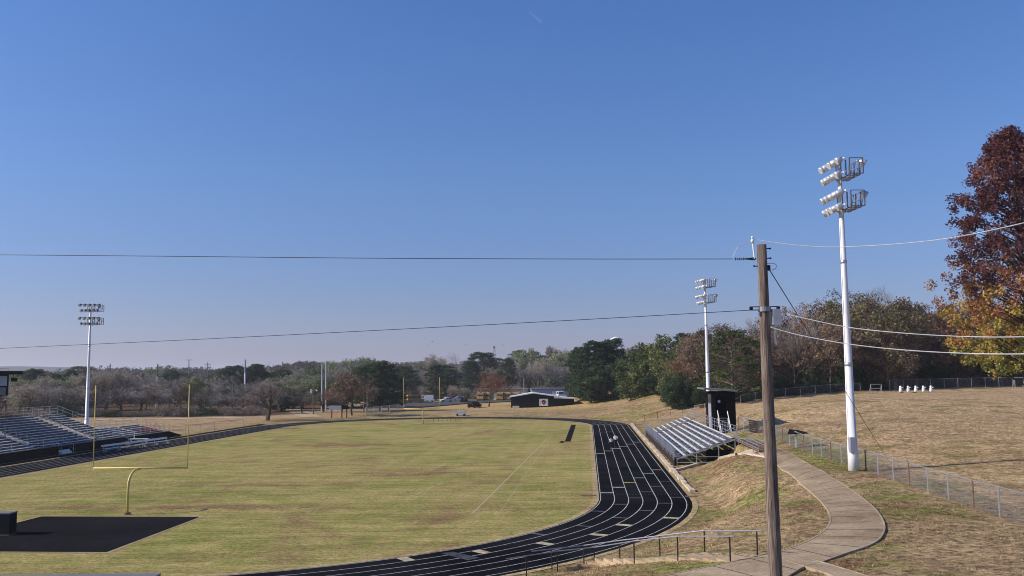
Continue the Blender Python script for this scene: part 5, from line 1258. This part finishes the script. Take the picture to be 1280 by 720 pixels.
for i, px in enumerate(np.arange(0, 330, 14)):
    tree(rt.choice(['greybush', 'greybush', 'darkbush', 'brownbush']), px + rt.uniform(-6, 6), 217 + rt.uniform(0, 8), H=rt.uniform(.8, 3.4), wid=rt.uniform(3.5, 8), label='low brown scrub along the edge of the left woods', group='scrub at the edge of the left woods', cat='shrub')

# sweetgum at the right edge
GXp = Vector(at(1297, 480, 66)); gb = Vector((GXp.x, GXp.y, tz(GXp.x, GXp.y))); t = thing('sweetgum_tree', gb, 0, 'large near tree at the right edge, purple-red above and yellow-orange below', 'tree')
Hs = at(1275, 166, 66).z - gb.z; R = random.Random(41); C = []; w = MB()
w.tube([(0, 0, -.5), (.1, 0, Hs * .4), (-.3, 0, Hs * .75), (-1.0, 0, Hs * .97)], [.32, .24, .12, .03], 10, False)
n = 820
for k in range(n):
    f = .265 + .735 * ((k + R.random()) / n) ** 1.0; a = R.random() * 2 * pi
    prof = np.interp(f, [.2, .3, .42, .55, .65, .75, .85, .93, 1.0], [3.2, 4.9, 5.7, 5.6, 5.0, 4.6, 3.6, 2.1, .5])
    rr = prof * R.uniform(.2, 1.03) ** .6 * (1 + .13 * sin(5 * a + f * 24)); p = Vector((rr * cos(a) - 1.0 * f, rr * sin(a), Hs * f + R.uniform(-.3, .3)))
    C.append(tuple(p)); 
    if k % 3 == 0: w.tube([(-.6 * f, 0, max(Hs * .15, p.z - rr * .55)), Vector((p.x * .5, p.y * .5, p.z - rr * .22)), p], [.07, .04, .012], 4, False)
w.build('trunk', 'bark', t)
def gt(P, ct, R):
    f = P[:, 2] / Hs; base = np.clip(.98 - (f - .24) * 2.1, .1, .95); return np.clip(base + (ct - .5) * .45 + R.normal(0, .09, len(ct)), 0.02, .98)
leaf_mesh('crown', C, 80, .10, .5, 'gum_leaves', t, 41, gt)

for k, o in list(PROT.items()):
    for ch in list(o.children_recursive): bpy.data.objects.remove(ch)
    bpy.data.objects.remove(o)

# far-off woodland that reads as one mass, and the distant ridge
def far_wood(name, label, x0, x1, Y0, Y1, zt, n, seed, mat, sz, kind='stuff'):
    R = np.random.RandomState(seed); X = R.uniform(x0, x1, n); Y = R.uniform(Y0, Y1, n); Z = TZ(X, Y) + zt * R.uniform(.1, 1, n) ** .6 * (0.8 + .2 * np.sin(X * .03) + .12 * np.sin(X * .11 + Y * .02))
    o = leaf_mesh(name, np.stack([X, Y, Z], 1), 14, sz, sz * 2.6, mat, None, seed); tag(o, label, 'woods', kind=kind)
far_wood('distant_woods', 'far hazy woods filling the skyline behind the field', -520, 520, 560, 900, 10, 12000, 71, 'brown_leaves', .7)
far_wood('distant_evergreens', 'far dark evergreens scattered through the skyline woods', -520, 520, 600, 950, 11, 3000, 72, 'dark_leaves', .7)
far_wood('hillside_woods', 'brown woods covering the slope beyond the practice field', 60, 330, 225, 330, 12, 2600, 73, 'brown_leaves', .5)
RX = np.linspace(-3600, 600, 80); vs = []; fs = []
rr = np.random.RandomState(8)
prof = 80 * np.exp(-((RX + 1750) / 640) ** 2) + 48 * np.exp(-((RX + 2700) / 700) ** 2) + rr.uniform(-1.5, 1.5, 80)
for j, (dy, k) in enumerate(((-700, 0.0), (-350, .45), (0, 1.0), (500, .6), (1000, 0))):
    for x, p in zip(RX, prof): vs.append((x * 1.06, 3400 + dy, max(p, 1) * k * .66 - 2 + (3 if k == 1 else 0)))
nR = len(RX)
for j in range(4):
    for i in range(nR - 1): fs.append((j * nR + i, j * nR + i + 1, (j + 1) * nR + i + 1, (j + 1) * nR + i))
MATS['ridge'] = simple('ridge', (.05, .055, .04), .95, 0, .3, .02, .1, 0)
tag(mesh_obj('hill', vs, fs, 'ridge', smooth=True), kind='structure')

# ---------------------------------------------------------------- rough grass tufts and fallen leaves on the banks
leafmat('tuft', [(0, (.14, .10, .05)), (.45, (.40, .29, .15)), (.75, (.55, .42, .24)), (.86, (.22, .22, .07)), (1, (.15, .18, .05))], .2)
leafmat('fallen_leaf', [(0, (.10, .05, .03)), (.5, (.28, .15, .08)), (1, (.48, .32, .17))], 0)
RG = np.random.RandomState(91)
def scatter(n, x0, x1, y0, y1):
    X = RG.uniform(x0, x1, n); Y = RG.uniform(y0, y1, n); u = X * cos(AX) - Y * sin(AX); v = X * sin(AX) + Y * cos(AX)
    ok = (np_s(u, v) > RI + TW + .5) & (X / Y < .66) & (X / Y > -.3)
    ok &= ~((u > 8.6) & (u < 18) & (v > 88) & (v < 138))
    for q in PATHPTS:
        ok &= ((X - q[0]) ** 2 + (Y - q[1]) ** 2) > q[2] ** 2
    return X[ok], Y[ok]
nz = lambda X, Y: np.sin(X * .9 + 1.3 * np.sin(Y * .37)) * np.sin(Y * .7 + 1.7 * np.sin(X * .41)) + .6 * np.sin(X * 2.3 + Y * 1.9)
X, Y = scatter(90000, -12, 60, 27, 100); keep = RG.rand(len(X)) < .35 + .35 * nz(X, Y); X, Y = X[keep], Y[keep]; Z = TZ(X, Y)
nb = 4; n = len(X) * nb; bx_ = np.repeat(X, nb) + RG.normal(0, .05, n); by_ = np.repeat(Y, nb) + RG.normal(0, .05, n); bz = np.repeat(Z, nb) - .01
h = RG.uniform(.04, .13, n); ang = RG.uniform(0, 6.28, n); wx, wy = np.cos(ang) * .018, np.sin(ang) * .018; lx, ly = RG.normal(0, .05, n), RG.normal(0, .05, n)
V = np.stack([np.stack([bx_ - wx, by_ - wy, bz], 1), np.stack([bx_ + wx, by_ + wy, bz], 1), np.stack([bx_ + lx, by_ + ly, bz + h], 1)], 1).reshape(-1, 3)
def tri_mesh(name, V, k, tint, mat):
    n = len(V) // k; me = bpy.data.meshes.new(name); me.vertices.add(len(V)); me.vertices.foreach_set('co', V.astype(np.float32).ravel()); me.loops.add(len(V))
    me.loops.foreach_set('vertex_index', np.arange(len(V), dtype=np.int32)); me.polygons.add(n); me.polygons.foreach_set('loop_start', np.arange(0, k * n, k, dtype=np.int32))
    me.polygons.foreach_set('loop_total', np.full(n, k, np.int32)); me.update(); me.validate(); A = me.attributes.new('tint', 'FLOAT', 'FACE'); A.data.foreach_set('value', tint.astype(np.float32))
    me.materials.append(MATS[mat]); o = bpy.data.objects.new(name, me); COL.objects.link(o); return o
gt_ = np.where(np.repeat(nz(X * .5 + 3, Y * .5) > .55, nb), RG.uniform(.6, 1, n), RG.uniform(.1, .8, n))
tag(tri_mesh('grass_tufts', V, 3, gt_, 'tuft'), 'short dry grass tufts covering the banks', 'grass', kind='stuff')
X, Y = scatter(26000, -2, 60, 27, 120); keep = RG.rand(len(X)) < np.clip(.15 + .4 * nz(X * .35 + 5, Y * .35), .03, 1) * (1 + (X > 24)); X, Y = X[keep], Y[keep]; Z = TZ(X, Y) + .035; n = len(X)
an = RG.uniform(0, 6.28, n); sz_ = RG.uniform(.035, .08, n); V = []
for k in range(4):
    a_ = an + k * pi / 2; V.append(np.stack([X + np.cos(a_) * sz_ * (1 if k % 2 else .7), Y + np.sin(a_) * sz_ * (1 if k % 2 else .7), Z + RG.uniform(-.015, .03, n)], 1))
tag(tri_mesh('fallen_leaves', np.stack(V, 1).reshape(-1, 3), 4, RG.rand(n), 'fallen_leaf'), 'brown fallen leaves scattered over the grass banks', 'leaves', kind='stuff')

# ---------------------------------------------------------------- air, sky, sun, camera
D = ray(668, 20); P0 = CP + ray(657, 11) * 9000; P1 = CP + ray(678, 28.5) * 9000
m, nt, b = nodes('ice_cloud')
for n_ in list(nt.nodes):
    if n_.type == 'BSDF_PRINCIPLED': nt.nodes.remove(n_)
vol = N(nt, 'ShaderNodeVolumePrincipled'); vol.inputs['Density'].default_value = .0035; vol.inputs['Color'].default_value = (1, 1, 1, 1)
L(nt, vol.outputs[0], nt.nodes['Material Output'].inputs['Volume'])
mc = MB(); mc.tube([P0, P0.lerp(P1, .3), P0.lerp(P1, .6), P0.lerp(P1, .9), P1], [2, 9, 14, 16, 3], 8); o = mc.build('contrail', 'ice_cloud'); tag(o, 'short faint white contrail high in the blue sky', 'contrail')

HAZE_D = 1.5e-4
m, nt, b = nodes('haze_air'); nt.nodes.remove(b)
vol = N(nt, 'ShaderNodeVolumePrincipled'); vol.inputs['Density'].default_value = HAZE_D; vol.inputs['Color'].default_value = (.86, .90, 1, 1); vol.inputs['Anisotropy'].default_value = .3
L(nt, vol.outputs[0], nt.nodes['Material Output'].inputs['Volume'])
mh = MB(); mh.bx(-6100, 6100, -310, 9100, -30, 100); o = mh.build('haze', 'haze_air'); tag(o, kind='stuff')

SUN = Vector((-.994, -.11, 0)).normalized(); EL = radians(32)
S3 = Vector((SUN.x * cos(EL), SUN.y * cos(EL), sin(EL)))
ld = bpy.data.lights.new('sun', 'SUN'); ld.energy = 5.0; ld.angle = radians(.53); ld.color = (1, .91, .79)
lo = bpy.data.objects.new('sun', ld); COL.objects.link(lo); lo.rotation_euler = (-S3).to_track_quat('-Z', 'Y').to_euler()
w = bpy.data.worlds.new('World'); sc.world = w; w.use_nodes = True; nt = w.node_tree
sky = nt.nodes.new('ShaderNodeTexSky'); sky.sky_type = 'NISHITA'; sky.sun_disc = False; sky.sun_elevation = EL; sky.sun_rotation = math.atan2(SUN.x, SUN.y)
sky.altitude = 100; sky.air_density = 1.0; sky.dust_density = .6; sky.ozone_density = 8.0
bg = nt.nodes['Background']; bg.inputs[1].default_value = .122
tc = N(nt, 'ShaderNodeTexCoord'); sx = N(nt, 'ShaderNodeSeparateXYZ'); L(nt, tc.outputs['Generated'], sx.inputs[0])
gr = ramp(nt, sx.outputs[2], [(0, (.80, .62, .80)), (.08, (.82, .69, .79)), (.22, (.88, .87, .97)), (.45, (.76, .94, 1.14))])
L(nt, mix(nt, 1.0, sky.outputs[0], gr, 'MULTIPLY'), bg.inputs[0])

cd = bpy.data.cameras.new('camera'); cam = bpy.data.objects.new('camera', cd); COL.objects.link(cam); sc.camera = cam
cd.sensor_width = 36; cd.lens = FPX / 1280 * 36; cd.clip_end = 20000; cd.clip_start = .1
M = Matrix((R2, U2, -Fv)).transposed().to_4x4(); M.translation = CP; cam.matrix_world = M
sc.view_settings.view_transform = 'Standard'; sc.view_settings.look = 'None'; sc.view_settings.exposure = 0.12; sc.view_settings.gamma = 1
sc.cycles.pixel_filter_type = 'BLACKMAN_HARRIS'; sc.cycles.filter_width = 1.0; sc.cycles.volume_bounces = 1; sc.cycles.max_bounces = 6; sc.cycles.transparent_max_bounces = 8
